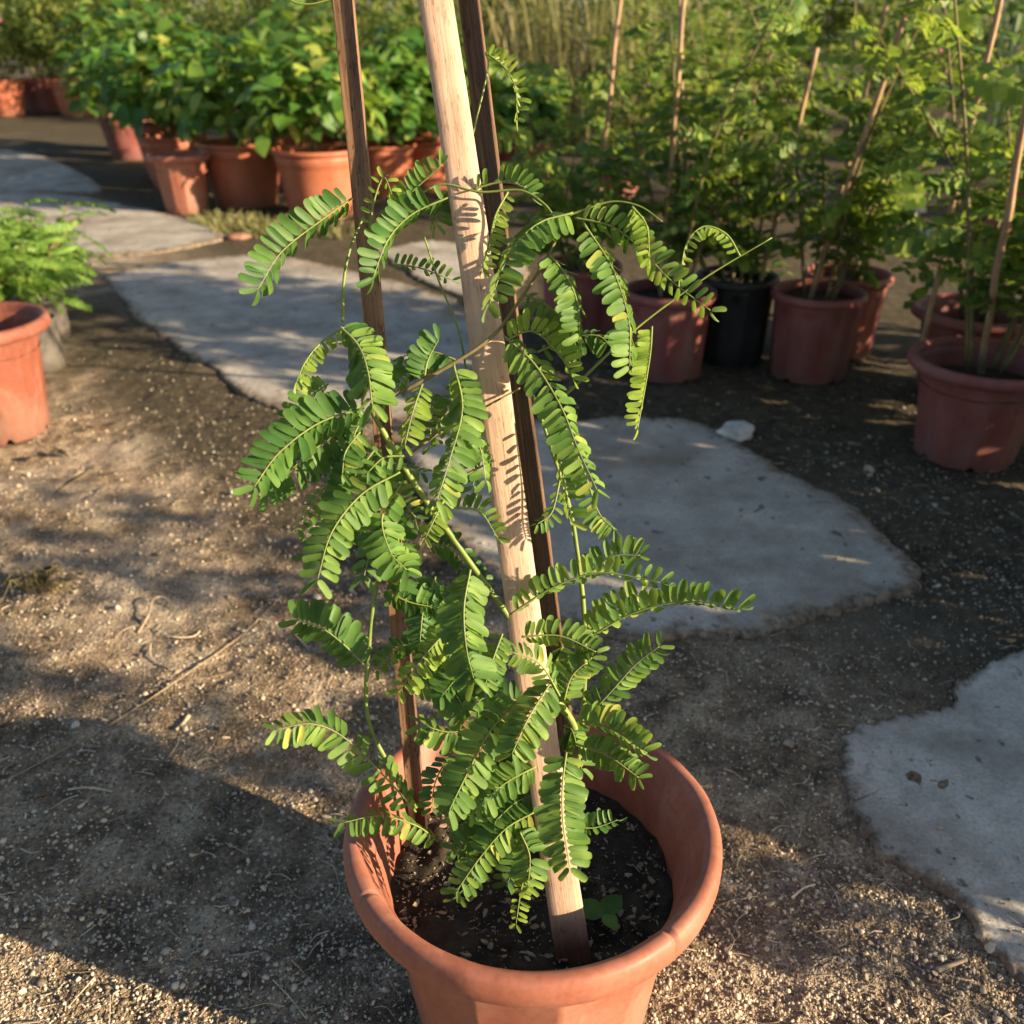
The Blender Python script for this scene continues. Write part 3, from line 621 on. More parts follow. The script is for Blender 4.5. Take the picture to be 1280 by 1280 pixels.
for cx, cy, sx_, sy_, k, dd in ((610, 900, 75, 60, 6, .90), (640, 1010, 70, 40, 5, .93), (445, 600, 55, 70, 6, .86), (540, 780, 45, 70, 4, .89), (560, 520, 50, 60, 3, .87), (690, 800, 45, 45, 2, .89)):
    for i in range(k):
        x, y = cx+rf.gauss(0, sx_*.55), cy+rf.gauss(0, sy_*.55); a = rf.uniform(-.6, 3.7); L_ = rf.uniform(60, 105); dx, dy_ = math.cos(a)*L_, abs(math.sin(a))*L_*.8
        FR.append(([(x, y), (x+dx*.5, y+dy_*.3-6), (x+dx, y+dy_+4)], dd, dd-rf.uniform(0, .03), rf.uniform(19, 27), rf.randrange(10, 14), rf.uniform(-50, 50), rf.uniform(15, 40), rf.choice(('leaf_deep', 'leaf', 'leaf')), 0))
for pts, d0, d1, l, n, ro, fo, mt, sg in FR: frond(seed, None, pts, d0, d1, l, n, ro, fo, mt, bool(sg))
stem('branch', [(352, -14), (366, 2), (388, 5), (418, -2)], (.80, .80), .0009, .0006)
# ------------------------------------------------------------------ weed seedling on the soil
wd = thing('weed_seedling', 'broad green weed leaf on the dark soil beside the pale stake', 'weed', G(755, 1150, .196))
def blade(L, Wd, heart=False, curl=.15, fold=.15, n=6):
    vs = []; fs = []
    for i in range(n+1):
        x = i/n
        h = (math.sin(math.pi*min(1, x**.62))**.8)*.5 if heart else math.sin(math.pi*x**.8)**.9*.5
        if i in (0, n): h = .02
        x0 = x-(.10 if (heart and i == 1) else 0)
        for s in (-1, 0, 1): vs.append((L*(x0 if s else x), s*h*Wd, -curl*L*x*x+abs(s)*h*Wd*fold))
    for i in range(n): fs += [(3*i, 3*i+3, 3*i+4, 3*i+1), (3*i+1, 3*i+4, 3*i+5, 3*i+2)]
    return vs, fs
for a_, L_ in ((R(165), .034), (R(50), .03), (R(-60), .022)):
    m = MB(); v, f = blade(L_, L_*.75, False, .25, .2, 12); m.add(v, f, .3); o = m.build('leaf', M['leaf'], wd); o.rotation_euler = (0, R(-14), a_); o.location = (0, 0, .008)
#BACKGROUND
# ------------------------------------------------------------------ nursery plants: shared leaf shapes
def low_frond(n, L, lw, seedn, droop=.5, ratio=.42):
    """a pinnate leaf as one connected low-poly mesh along +X, drooping"""
    r = random.Random(seedn); m = MB(); rach = []
    for i in range(n+1):
        u = i/n; rach.append(Vector((L*u*(1-.25*droop*u), .012*math.sin(u*3+seedn), -L*droop*.55*u*u)))
    vs = []
    for p in rach: vs += [p+Vector((0, -.0012, 0)), p+Vector((0, .0012, 0))]
    m.add(vs, [(2*i, 2*i+2, 2*i+3, 2*i+1) for i in range(n)], .4)
    for i in range(1, n+1):
        T = (rach[i]-rach[i-1]).normalized()
        for s in (-1, 1):
            ll = lw*(.75+.25*math.sin(math.pi*i/n))*r.uniform(.85, 1.15); fo = r.uniform(-.1, .55)
            D = (Vector((0, s, 0))*math.cos(fo)-Vector((0, 0, 1))*math.sin(fo))+T*r.uniform(.15, .5); D.normalize(); B = D.cross(Vector((0, 0, 1))).normalized()
            p = rach[i]; h = ll*ratio*.5; up = Vector((0, 0, .08*ll))
            o0 = m.add([p+D*ll*.28+B*h+up, p+D*ll*.28-B*h+up, p+D*ll*.8+B*h*.95, p+D*ll*.8-B*h*.95, p+D*ll], [(0, 2, 3, 1), (2, 4, 3)], r.random())
            m.f.append((2*i, o0, o0+1)); m.t.append(.5)
    return m
FM = {}
def fmesh(kind, k):
    if (kind, k) not in FM:
        if kind == 'sapling': m = low_frond(7, .16, .046, k, random.uniform(.3, 1.0), .58); mt = 'leaf_sapling'
        elif kind == 'fern': m = low_frond(18, .19, .023, k+30, random.uniform(.5, 1.0), .5); mt = 'leaf_fern'
        elif kind == 'heart':
            v, f = blade(.125, .095, True, random.uniform(.1, .45), random.uniform(0, .35), 5); m = MB(); m.add(v, f, 0); mt = 'leaf_heart'
        FM[kind, k] = m.mesh('compound_leaf' if kind != 'heart' else 'leaf', M[mt])
    return FM[kind, k]
def orient(p, d, up, sc, roll=0):
    D = Vector(d).normalized(); U = Vector(up); U = (U-D*U.dot(D)).normalized(); Mx = Matrix((D, U.cross(D), U)).transposed()
    return Matrix.Translation(p)@Mx.to_4x4()@Matrix.Rotation(roll, 4, 'X')@Matrix.Scale(sc, 4)
def sapling(x, y, z, h, seedn, label, group, nst=4, spread=.28, dens=22, kind='sapling', cat='sapling', name='nursery_sapling', sc0=1., u0=.07):
    r = random.Random(seedn); t = thing(name, label, cat, (x, y, z), 0, (1, 1, 1), group)
    for s in range(nst):
        a = r.uniform(0, 6.283); ln = r.uniform(.25, 1)*spread; hh = h*r.uniform(.5, 1.05); b0 = Vector((.04*math.cos(a), .04*math.sin(a), -.02))
        mid = b0+Vector((ln*.35*math.cos(a), ln*.35*math.sin(a), hh*.5)); tip = b0+Vector((ln*math.cos(a+.5), ln*math.sin(a+.5), hh))
        c = spline([b0, mid, tip], 14); m = MB(); m.tube(c, .006, .002, 6); m.build('stem', M['twig'], t)
        for i in range(dens):
            u = u0+(1-u0)*(i+r.random())/dens; f = u*13; k = min(int(f), 12); p = c[k].lerp(c[k+1], f-k); az = i*2.4+r.uniform(-.6, .6)
            d = Vector((math.cos(az), math.sin(az), r.uniform(-.2, .7))); sc = sc0*r.uniform(.55, 1.25)*(1.08-.3*u)
            ob('compound_leaf', fmesh(kind, r.randrange(6)), t, orient(p, d, (r.uniform(-.5, .8), r.uniform(-.9, .4), 1), sc, r.uniform(-.6, .6)))
    return t
def heart_shrub(x, y, z, rx, ry, h, seedn, label, group, n=170, fill=260, sc0=1.):
    r = random.Random(seedn); t = thing('nursery_shrub', label, 'shrub', (x, y, z), 0, (1, 1, 1), group)
    for s in range(6):
        a = r.uniform(0, 6.283); q = r.uniform(.2, .6); m = MB()
        m.tube(spline([(0, 0, -.03), (rx*.3*math.cos(a), ry*.3*math.sin(a), h*.35), (rx*q*math.cos(a), ry*q*math.sin(a), h*.75)], 8), .008, .003, 6); m.build('stem', M['twig'], t)
    for i in range(n):
        a = r.uniform(0, 6.283); el = math.asin(r.uniform(-.28, 1)); lump = 1+.22*noise.noise(Vector((math.cos(a)*1.7+seedn, math.sin(a)*1.7, el*1.6)))
        q = lump*r.uniform(.86, 1.06); d = Vector((math.cos(a)*math.cos(el), math.sin(a)*math.cos(el), math.sin(el)))
        p = Vector((d.x*rx*q, d.y*ry*q, h*.38+d.z*h*.6*q)); dd = d*.5+Vector((r.uniform(-.6, .6), r.uniform(-.6, .6), r.uniform(-.75, .1)))
        up = d*.8+Vector((r.uniform(-.5, .5), r.uniform(-.5, .5), .8)); ob('leaf', fmesh('heart', r.randrange(6)), t, orient(p, dd, up, sc0*r.uniform(.6, 1.15)))
    m = MB()
    for i in range(fill):
        a = r.uniform(0, 6.283); el = math.asin(r.uniform(-.3, 1)); q = r.uniform(.3, .9); d = Vector((math.cos(a)*math.cos(el), math.sin(a)*math.cos(el), math.sin(el)))
        p = Vector((d.x*rx*q, d.y*ry*q, h*.38+d.z*h*.6*q)); mw = orient(p, (r.uniform(-1, 1), r.uniform(-1, 1), r.uniform(-.8, .4)), (r.uniform(-.6, .6), r.uniform(-.6, .6), 1), sc0*r.uniform(.6, 1.))
        v, f = blade(.125, .095, True, .3, .15, 4); m.add([mw@Vector(q_) for q_ in v], f, r.random()*.5)
    o = m.build('foliage', M['leaf_heart'], t); o['kind'] = 'stuff'; return t
def cloud_leaves(mb, c, rad, n, size, r, flatten=1., clump=14, asp=.6):
    """small leaves gathered into clumps through an ellipsoid"""
    for k in range(clump):
        a = r.uniform(0, 6.283); el = math.asin(r.uniform(-.8, 1)); q = r.random()**.4
        cc = Vector(c)+Vector((rad[0]*q*math.cos(a)*math.cos(el), rad[1]*q*math.sin(a)*math.cos(el), rad[2]*q*math.sin(el))); s = r.uniform(.22, .42)
        for i in range(n//clump):
            p = cc+Vector((r.gauss(0, rad[0]*s*.5), r.gauss(0, rad[1]*s*.5), r.gauss(0, rad[2]*s*.5))); p.z = max(.03, p.z)
            L = size*r.uniform(.6, 1.2); D = Vector((r.uniform(-1, 1), r.uniform(-1, 1), r.uniform(-.8, .6))).normalized(); B = D.cross(Vector((r.uniform(-.5, .5), r.uniform(-.5, .5), 1))).normalized()
            mb.add([p, p+D*L*.45+B*L*asp*.5, p+D*L, p+D*L*.45-B*L*asp*.5], [(0, 1, 2, 3)], r.random())
def bush(name, x, y, z, rx, ry, h, seedn, label, cat, group, mat, n=1600, size=.05, flowers=0, stems=5, asp=.6):
    r = random.Random(seedn); t = thing(name, label, cat, (x, y, z), 0, (1, 1, 1), group)
    for s in range(stems):
        a = r.uniform(0, 6.283); q = r.uniform(.2, .7); m = MB(); m.tube(spline([(0, 0, -.03), (rx*.3*math.cos(a), ry*.3*math.sin(a), h*.4), (rx*q*math.cos(a+.4), ry*q*math.sin(a+.4), h*.95)], 8), .009, .003, 5); m.build('stem', M['twig'], t)
    m = MB(); cloud_leaves(m, (0, 0, h*.55), (rx, ry, h*.5), n, size, r, clump=22, asp=asp); o = m.build('foliage', M[mat], t, False); o['kind'] = 'stuff'
    for k in range(flowers):
        a = r.uniform(3.6, 5.8); el = r.uniform(-.1, .55); p = Vector((rx*1.05*math.cos(a)*math.cos(el), ry*1.05*math.sin(a)*math.cos(el)-.1, h*.55+h*.5*math.sin(el)))
        m = MB()
        for ring, cnt in ((1., 7), (.6, 5)):
            for i in range(cnt):
                b = 6.283*i/cnt+ring; D = Vector((math.cos(b)*ring, math.sin(b)*ring, .9-.5*ring)).normalized(); B = D.cross(Vector((0, 0, 1))).normalized()
                m.add([p, p+D*.04+B*.024, p+D*.07, p+D*.04-B*.024], [(0, 1, 2, 3)], r.random())
        m.build('flower', M['petal'], t, False)
    return t
def cane(p0, p1, r, label, group, mat='bamboo_far', name='bamboo_stake', cat='stake'):
    p0, p1 = Vector(p0), Vector(p1); d = p1-p0; L = d.length; q = d.to_track_quat('Z', 'Y'); m = MB()
    pts = [(0.006*nz(i*.1, p0.x, p0.y, 3), .006*nz(i*.1, p0.y, p0.x, 3), L*i/20) for i in range(21)]
    m.rf = lambda u: 1+.14*math.exp(-(((u*L/.23) % 1)-.5)**2*300); m.tube(pts, r, r*.85, 8, .5); o = m.build(name, M[mat]); o.matrix_world = Matrix.Translation(p0)@q.to_matrix().to_4x4()
    return tag(o, label, cat, group)
# ---- saplings on stakes, right-hand row
RP, RS, RT = 'reddish nursery pots of the staked sapling row', 'staked saplings in the right-hand row', 'stakes in the sapling row'
def dy(px, py, r): p = G(px, py); return p.x*(1+r/p.y), p.y+r
r4 = (1.21, 2.215); pot('facet', 'terracotta_old', *r4, 'dusty red faceted pot with notched foot and pink petals on its soil', RP, R(14))
r4b = (1.40, 2.68); pot('facet', 'terracotta_old', *r4b, 'reddish pot half hidden straight behind the dusty red faceted pot', RP, R(40))
r3 = dy(1005, 482, .12); pot('tall', 'terracotta_old', *r3, 'tall maroon pot between the black pot and the dusty faceted pot', RP, R(8))
r3b = (r3[0]+.17, r3[1]+.24); pot('tall', 'terracotta_old', *r3b, 'maroon pot tucked behind the tall maroon pot, only its edge showing', RP, 1)
r2 = dy(908, 462, .12); pot('tall', 'black_plastic', *r2, 'black plastic pot standing between two maroon pots', RP, .4, (.92, .92, 1.05))
r1 = dy(828, 480, .12); pot('tall', 'terracotta_old', *r1, 'maroon pot flecked with sunspots beside the black pot', RP, .2)
r0 = dy(722, 436, .12); pot('tall', 'terracotta_old', *r0, 'maroon pot in deep shade behind the seedling, end of the sapling row', RP, .9)
for i, (q, hh, sd, lab, nst, sp) in enumerate([
  (r4, .95, 11, 'staked sapling with fine paired leaflets in the dusty faceted pot', 5, .34), (r4b, 1.1, 12, 'sapling growing behind the one in the dusty faceted pot', 5, .36),
  (r3, .98, 13, 'bushy sapling spilling leaves over the tall maroon pot', 5, .3), (r3b, 1.15, 14, 'sapling in the pot tucked behind the tall maroon pot', 4, .25),
  (r2, .85, 15, 'thin sapling in the black plastic pot', 3, .25), (r1, 1.0, 16, 'leafy sapling in the maroon pot with sunspots', 5, .3), (r0, .72, 17, 'dark leafy sapling at the shaded end of the row', 5, .26)]):
    sapling(q[0], q[1], .25, hh, sd, lab, RS, nst+1, sp*1.3, 17 if 'behind' in lab else 21, sc0=1.0, u0=.2)
for (b, z0, top, dt, rr, lab) in [
  ((1228, 462), .2, (1300, 40), 1.72, .009, 'bare bamboo stake leaning at the front of the dusty faceted pot'), ((1152, 428), .2, (1258, -30), 2.1, .008, 'bamboo stake at the back of the dusty faceted pot'),
  ((946, 362), .24, (1022, 60), 2.6, .008, 'bamboo stake rising from the edge of the tall maroon pot nearest the black pot'), ((1008, 372), .24, (1148, -30), 2.3, .009, 'dark bamboo stake crossing the sapling of the tall maroon pot'),
  ((1022, 355), .24, (1118, -30), 2.75, .008, 'bamboo stake in the middle of the tall maroon pot'),
  ((825, 372), .24, (858, -30), 2.55, .008, 'bamboo stake upright in the maroon pot with sunspots'), ((862, 360), .24, (850, -10), 2.8, .008, 'second bamboo stake in the maroon pot with sunspots, behind the first'),
  ((738, 330), .24, (778, -30), 2.9, .009, 'weathered dark stake in the shaded end pot of the row')]:
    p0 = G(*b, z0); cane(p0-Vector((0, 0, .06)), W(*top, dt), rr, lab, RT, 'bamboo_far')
for q, s in (((1172, 440), 1), ((1197, 430), 2)):
    p = G(*q, .215); m = MB()
    for i in range(4): v, f = blade(.03, .022, True, .2, .3, 4); mw = orient(p+Vector((.006*i-.01, .004*i, .004*i)), (math.cos(i*1.7+s), math.sin(i*1.7+s), .2), (0, 0, 1), 1); m.add([mw@Vector(x) for x in v], f, .3*i)
    tag(m.build('fallen_petal', M['petal']), 'curled fallen pink petals lying on the soil of the dusty faceted pot', 'petal', 'petals in the dusty pot')
# more saplings further back on the right and beyond the frame edge
LATER = [((880, 285), 1.1, 22, 'sapling in the second row behind the black pot'),
         ((770, 262), .95, 23, 'sapling in the second row behind the shaded end pot'), ((1240, 310), 1.25, 24, 'sapling in the second row behind the dusty faceted pot')]
for (q, hh, sd, lab) in LATER:
    p = G(*q); pot('tall', 'terracotta_old', p.x, p.y, 'nursery pot holding the '+lab, 'pots of the rear sapling rows', sd); sapling(p.x, p.y, .24, hh, sd, lab, 'saplings of the rear rows', 5, .5, 15, sc0=1.2, u0=.15)
# row standing just outside the picture on the right: their tops shade the slabs
OFF = [((1.95, .52), .5, 31), ((1.9, .80), .50, 32), ((1.98, 1.2), .56, 33), ((1.9, 1.58), .52, 34), ((2.0, 1.95), .6, 35), ((2.3, 2.3), .75, 36), ((2.4, 2.8), .6, 39)]
for (x, y), hh, sd in OFF:
    pot('facet', 'terracotta_old', x, y, 'reddish pot in the line east of the slabs', 'pots in the line east of the slabs', sd)
    heart_shrub(x, y, .2, .27, .27, hh, sd, 'round leafed shrub potted in the line east of the slabs', 'shrubs in the line east of the slabs', 150, 260, .8)
for (x, y), hh, sd, lab in [((1.92, .60), .98, 37, 'slim tall sapling rising from the line east of the slabs, nearer the cracked slab'), ((1.95, .235), .86, 38, 'slim tall sapling at the near end of the line east of the slabs'), ((2.1, .76), 1.02, 40, 'slim tall sapling at the middle of the line east of the slabs')]:
    pot('tall', 'terracotta_old', x, y, 'tall maroon pot of the '+lab.split(',')[0].split(' rising')[0].split(' at')[0]+{37: ' nearer the cracked slab', 38: ' at the near end of the east line', 40: ' at the middle of the east line'}[sd], 'tall pots in the line east of the slabs', sd)
    sapling(x, y, .24, hh, sd, lab, 'slim saplings in the line east of the slabs', 4, .06, 20, sc0=.72, u0=.38)
# ---- round-leafed shrubs, left-hand row
LP, LS = 'pots of the broad-leafed shrub row', 'broad-leafed shrubs in the left-hand row'
def lpot(px, py, kind, mat, label, sc=1., rz=0, rb=.19): x, y = dy(px, py, rb*sc); pot(kind, mat, x, y, label, LP, rz, (sc, sc, sc)); return x, y
p1 = lpot(404, 276, 'round', 'terracotta_round', 'big orange round pot with stepped collar, brightly sunlit'); p2 = lpot(310, 262, 'round', 'terracotta_round', 'big round pot in shade between the bright orange pot and the small faceted one')
p3 = lpot(236, 269, 'facet', 'terracotta', 'small sunlit faceted pot with notched foot, nearly empty, before the shrubs', 1.03, R(20), .12); bpy.context.scene.collection.objects[-1].parent.scale.z = 1.28
p4 = lpot(226, 238, 'round', 'terracotta_round', 'round pot hidden behind the small faceted pot', .9); p5 = lpot(168, 201, 'round', 'terracotta_old', 'dull pot standing at the path end of the shrub row', .92)
p6 = lpot(482, 248, 'round', 'terracotta_round', 'round orange pot half shaded, seen behind the rough brown stake', .85); p7 = lpot(540, 240, 'round', 'terracotta_round', 'round orange pot seen between the rough stake and the pale stake', .85)
p8 = lpot(608, 226, 'round', 'terracotta_round', 'orange pot seen between the pale and the dark stake', .85); p9 = lpot(652, 232, 'round', 'terracotta_old', 'dim pot standing right beside the dark stake, end of the shrub row', .8)
for q, hh, rr, sd, lab, zz in [(p1, .62, .36, 41, 'broad-leafed shrub with bright heart-shaped leaves over the bright orange pot', .34), (p2, .66, .4, 42, 'dense dark broad-leafed shrub over the shaded big round pot', .34),
  (p4, .62, .36, 43, 'broad-leafed shrub over the pot behind the small faceted one', .3), (p5, .66, .4, 44, 'broad-leafed shrub at the path end of the row', .3), (p6, .55, .32, 45, 'broad-leafed shrub seen behind the rough brown stake', .3),
  (p7, .55, .32, 46, 'broad-leafed shrub seen between the rough stake and the pale stake', .3), (p8, .48, .3, 47, 'broad-leafed shrub seen between the pale and the dark stake', .3), (p9, .42, .28, 48, 'low broad-leafed shrub right beside the dark stake', .27)]:
    heart_shrub(q[0], q[1], zz, rr, rr, hh, sd, lab, LS, 190, 300)
for q, sd, lab in [((-1.5, 7.2), 51, 'taller broad-leafed shrub behind the bright orange pot'), ((-2.6, 7.4), 52, 'taller broad-leafed shrub behind the shaded round pot'), ((-.6, 7.0), 53, 'taller broad-leafed shrub behind the pale stake'), ((-3.6, 9.2), 54, 'broad-leafed shrub behind the path end of the row')]:
    pot('round', 'terracotta_round', q[0], q[1], 'round pot under the '+lab, 'pots of the rear shrub row', sd); heart_shrub(q[0], q[1], .34, .45, .42, .85, sd, lab, 'shrubs of the rear row', 170, 300, 1.1)
sm = sapling(p3[0], p3[1], .26, .09, 61, 'tiny sprig in the small sunlit faceted pot', None, 2, .05, 4, 'sapling', 'sprig', 'sprig', .45)
# ---- far left: roses in pots
for i, (px, py, k) in enumerate([(12, 146, 'a'), (58, 142, 'b'), (98, 146, 'c'), (138, 141, 'd')]):
    lab = {'a': 'outermost rose pot at the far end of the path', 'b': 'shaded rose pot between the outermost one and the sunlit one', 'c': 'sunlit flaring rose pot at the far end of the path', 'd': 'rose pot nearest the broad-leafed shrub row'}[k]
    x, y = dy(px, py, .2); pot('round', 'terracotta_round' if k in 'ac' else 'terracotta_old', x, y, lab, 'rose pots at the far end of the path', i, (1.05, 1.05, 1.12))
    bush('rose_bush', x, y, .38, .62, .6, 1.15, 70+i, 'yellow-green rose bush in the '+lab, 'rose bush', 'potted rose bushes', 'leaf_rose', 2600, .07, (3, 1, 2, 0)[i])
for i, (x, y, hh, fl, lab) in enumerate([(-8.6, 15.5, 2., 3, 'rose bush with pink blooms behind the outermost rose pot'), (-6.6, 15.6, 2., 1, 'tall rose bush behind the sunlit rose pot'), (-4.6, 14.5, 1.9, 0, 'pale green bush behind the rose pot nearest the shrubs'), (-2.6, 12.5, 1.7, 0, 'pale green bush beyond the broad-leafed row'), (-1.3, 11.8, 1.95, 0, 'yellow-green bush behind the pale stake and the shrub rows'), (-3.8, 12.8, 2.1, 0, 'broad yellow-green bush behind the path end of the shrub row'), (-5.7, 13.9, 2.2, 1, 'tall yellow-green bush between the rose pots and the shrub rows'), (4.9, 11.5, 1.5, 4, 'rose bush with pink blooms beyond the saplings'), (6.6, 11, 1.6, 2, 'rose bush at the far corner beyond the saplings')]):
    bush('rose_bush', x, y, 0, 1.15, .9, hh, 80+i, lab, 'rose bush', 'rose bushes in the ground', 'leaf_rose', 4200, .075, fl)
# ---- far right pots seen through the saplings
for i, (px, lab) in enumerate([(896, 'bright pot seen through the saplings, first from the dry grass'), (922, 'bright pot seen through the saplings, second from the dry grass'), (955, 'bright pot seen through the saplings, third from the dry grass')]):
    x, y = dy(px, 152, .2); pot('round', 'terracotta_round', x, y, lab, 'far pots seen through the saplings', i, (.8, .8, .9)); bush('rose_bush', x, y, .3, .4, .4, .8, 90+i, 'small bush in the '+lab, 'bush', 'bushes in the far pots', 'leaf_rose', 1200, .06)
for i, (x, y, hh, rr, lab) in enumerate([(1.5, 6.4, 1.15, .6, 'leafy bush behind the second sapling row, near the dry grass'), (4.3, 6.6, 1.3, .8, 'leafy bush before the pale reeds'), (4.4, 5.2, 1.2, .5, 'leafy bush at the right end of the second row')]):
    bush('undergrowth_bush', x, y, 0, rr, rr, hh, 140+i, lab, 'bush', 'leafy bushes between the rows', 'leaf_sapling' if i % 3 else 'leaf_rose', 3200, .07)
# ---- dry grass clumps, reeds, hedge behind everything
def clump(name, x, y, h, rad, n, seedn, label, cat, group, mat, wd=.012, lean=.35):
    r = random.Random(seedn); m = MB()
    for i in range(n):
        a = r.uniform(0, 6.283); q = rad*math.sqrt(r.random()); b = Vector((x+q*math.cos(a), y+q*math.sin(a), -.01)); hh = h*r.uniform(.5, 1); d = Vector((math.cos(a+r.uniform(-1, 1)), math.sin(a+r.uniform(-1, 1)), 0))*lean*hh*r.uniform(.2, 1); s = Vector((r.uniform(-1, 1), r.uniform(-1, 1), 0)).normalized()*wd*r.uniform(.5, 1)
        c = [b, b+d*.2+Vector((0, 0, hh*.45)), b+d*.6+Vector((0, 0, hh*.82)), b+d+Vector((0, 0, hh*.97))]; w_ = (1, .9, .6, .05)
        vs = [c[k]+s*w_[k]*j for k in range(4) for j in (-1, 1)]; m.add(vs, [(2*k, 2*k+1, 2*k+3, 2*k+2) for k in range(3)], r.random())
    o = m.build(name, M[mat], None, False); return tag(o, label, cat, group)
for i, (x, y, hh, lab) in enumerate([(.55, 9.4, 1.55, 'tall dry grass clump beside the end of the broad-leafed row'), (1.3, 9.0, 1.55, 'tall dry grass clump in the middle of the dry stand'), (-.3, 10.2, 1.55, 'tall dry grass clump behind the dark stake'), (1.95, 10.3, 1.55, 'dry grass clump nearest the far bright pots')]):
    clump('grass_clump', x, y, hh, .6, 170, 100+i, lab, 'grass', 'dry grass clumps', 'dry_grass', .014)
    bush('undergrowth_bush', x+.1, y+.3, 0, .75, .6, 1.6, 110+i, 'olive bush standing behind the '+lab, 'bush', 'olive bushes behind the dry grass', 'leaf_rose' if i % 2 else 'dry_grass', 2200, .06)
for i, (x, y) in enumerate([(4.3, 8.2), (5.0, 8.6), (5.6, 8.1)]): clump('reed_clump', x, y, 1.75, .35, 90, 120+i, 'pale blue-green upright reeds beyond the saplings', 'reeds', 'pale reeds', 'reed', .018, .1)
r = random.Random(5); m = MB()
for i in range(330):
    x = r.uniform(-18, 18); y = 18+r.uniform(-1.2, 1.5)+.02*x*x*0; cloud_leaves(m, (x, y, r.uniform(.4, 2.6)), (.9, .7, .8), 420, .13, r, clump=7)
h = m.build('hedge_mass', M['leaf_hedge'], None, False); h['kind'] = 'stuff'; tag(h, 'dense dull green hedge closing off the yard', 'hedge')
# bundle of cut canes lying in the right-hand distance
for i in range(7):
    a = G(1092+6*i, 222+(i % 3)*4, .05); b = W(1120+9*i, 158+(i*37 % 40), a.y*.93); cane(a, a+(b-a).normalized()*r.uniform(.8, 1.05), .011, 'thin reddish cut cane leaning in a loose heap behind the saplings', 'heap of cut canes', 'bamboo_far', 'cut_cane', 'cane')
# ---- left edge: orange pot, grow bags, ferny plant
e = G(53, 398, .324); l1 = (e.x-.19, e.y); pot('facet', 'terracotta_worn', *l1, 'sunlit orange faceted pot with flared lip beside the black grow bags', None, R(5), (1, 1, 1.2))
def bag(x, y, r_, h_, label, seedn, sc=1):
    n = 40; prof = [(.9, 0), (1, .02), (1.02, .3), (.97, .6), (1.0, .93), (.98, 1.0), (.93, .99), (.92, .8)]; vs = []; fs = []
    for q, z in prof:
        for k in range(n):
            a = 6.283*k/n; rr = r_*q*(1+.07*nz(math.cos(a)*2, math.sin(a)*2, z*3+seedn, 1.5)); vs.append((rr*math.cos(a), rr*math.sin(a), h_*z*(1+.06*nz(math.cos(a)*1.5, math.sin(a)*1.5, seedn, 2) if z > .5 else 1)))
    for j in range(len(prof)-1):
        for k in range(n): fs.append((j*n+k, j*n+(k+1) % n, (j+1)*n+(k+1) % n, (j+1)*n+k))
    t = thing('grow_bag', label, 'grow bag', (x, y, 0), 0, (1, 1, 1), 'black grow bags'); mm = MB(); mm.add(vs, fs, .5); mm.build('bag_wall', M['grow_bag'], t)
    v, f = soildisc(r_*.93, h_*.85, 24, seedn); mm = MB(); mm.add(v, f, .5); mm.build('soil', M['soil'], t); return t
b1 = dy(52, 470, .08); bag(*b1, .085, .17, 'black crumpled grow bag touching the sunlit orange pot', 1); b2 = dy(50, 432, .09); bag(b2[0]+.02, b2[1], .095, .19, 'black crumpled grow bag behind the other, under the ferny plant', 2)
b3 = dy(-10, 425, .09); bag(*b3, .1, .2, 'black grow bag holding the ferny plant behind the orange pot', 3)
sapling(b2[0]-.03, b2[1]+.02, .16, .33, 131, 'ferny bright green plant overhanging the black grow bags', 'ferny plants by the orange pot', 15, .3, 17, 'fern', 'plant', 'ferny_plant', 1.)
sapling(b3[0]+.02, b3[1], .18, .38, 132, 'taller ferny plant behind the sunlit orange pot', 'ferny plants by the orange pot', 13, .34, 18, 'fern', 'plant', 'ferny_plant', 1.05)
sapling(l1[0]-.02, l1[1], .2, .12, 133, 'ferny sprout in the sunlit orange pot', 'ferny plants by the orange pot', 4, .1, 7, 'fern', 'plant', 'ferny_plant', .6)

# ------------------------------------------------------------------ ground litter
def free(x, y): return math.hypot(x-PX, y-PY) > .135 and not inside(x, y)
def scatter(n):
    out = []
    while len(out) < n:
        p = G(random.uniform(-60, 1340), 430+950*random.random()**.75)
        ins = inside(p.x, p.y)
        if p.y < .35 or math.hypot(p.x-PX, p.y-PY) < .135 or (ins and random.random() > .13): continue
        if nz(p.x, p.y, 2, 3.5)+.6*nz(p.x, p.y, 9, 11) < random.uniform(-.9, .45): continue
        q = random.random(); rr = (.0011+.0022*q**2.2+(.0045*random.random() if random.random() < .03 else 0))*(1 if p.y < 1.5 else 1.25)
        if ins: rr *= .75
        out.append((p.x, p.y, (.0085 if ins else relief(p.x, p.y))+rr*.25, rr, random.random()*(.5 if p.x*.9+p.y*.62 > 1.35 else 1)))
    return np.array(out)
SC = scatter(42000); n_ = len(SC); v0, f0 = ico(); f0 = np.array(f0)
shape = v0[None]*(1+.26*rng.normal(size=(60, 12, 1)).clip(-1.2, 1.2))*rng.uniform(.55, 1.1, size=(60, 1, 3)); shape = np.array([q@rotm().T for q in shape])
an = rng.uniform(0, 6.283, n_); q = shape[rng.integers(0, 60, n_)]; ca, sa = np.cos(an)[:, None], np.sin(an)[:, None]
V = np.stack([q[..., 0]*ca-q[..., 1]*sa, q[..., 0]*sa+q[..., 1]*ca, q[..., 2]*.75], -1)*SC[:, 3][:, None, None]+SC[:, None, :3]
Fc = (f0[None]+12*np.arange(n_)[:, None, None]).reshape(-1, 3); me = bpy.data.meshes.new('gravel'); me.vertices.add(n_*12); me.vertices.foreach_set('co', V.reshape(-1))
me.loops.add(len(Fc)*3); me.loops.foreach_set('vertex_index', Fc.reshape(-1)); me.polygons.add(len(Fc)); me.polygons.foreach_set('loop_start', np.arange(0, len(Fc)*3, 3))
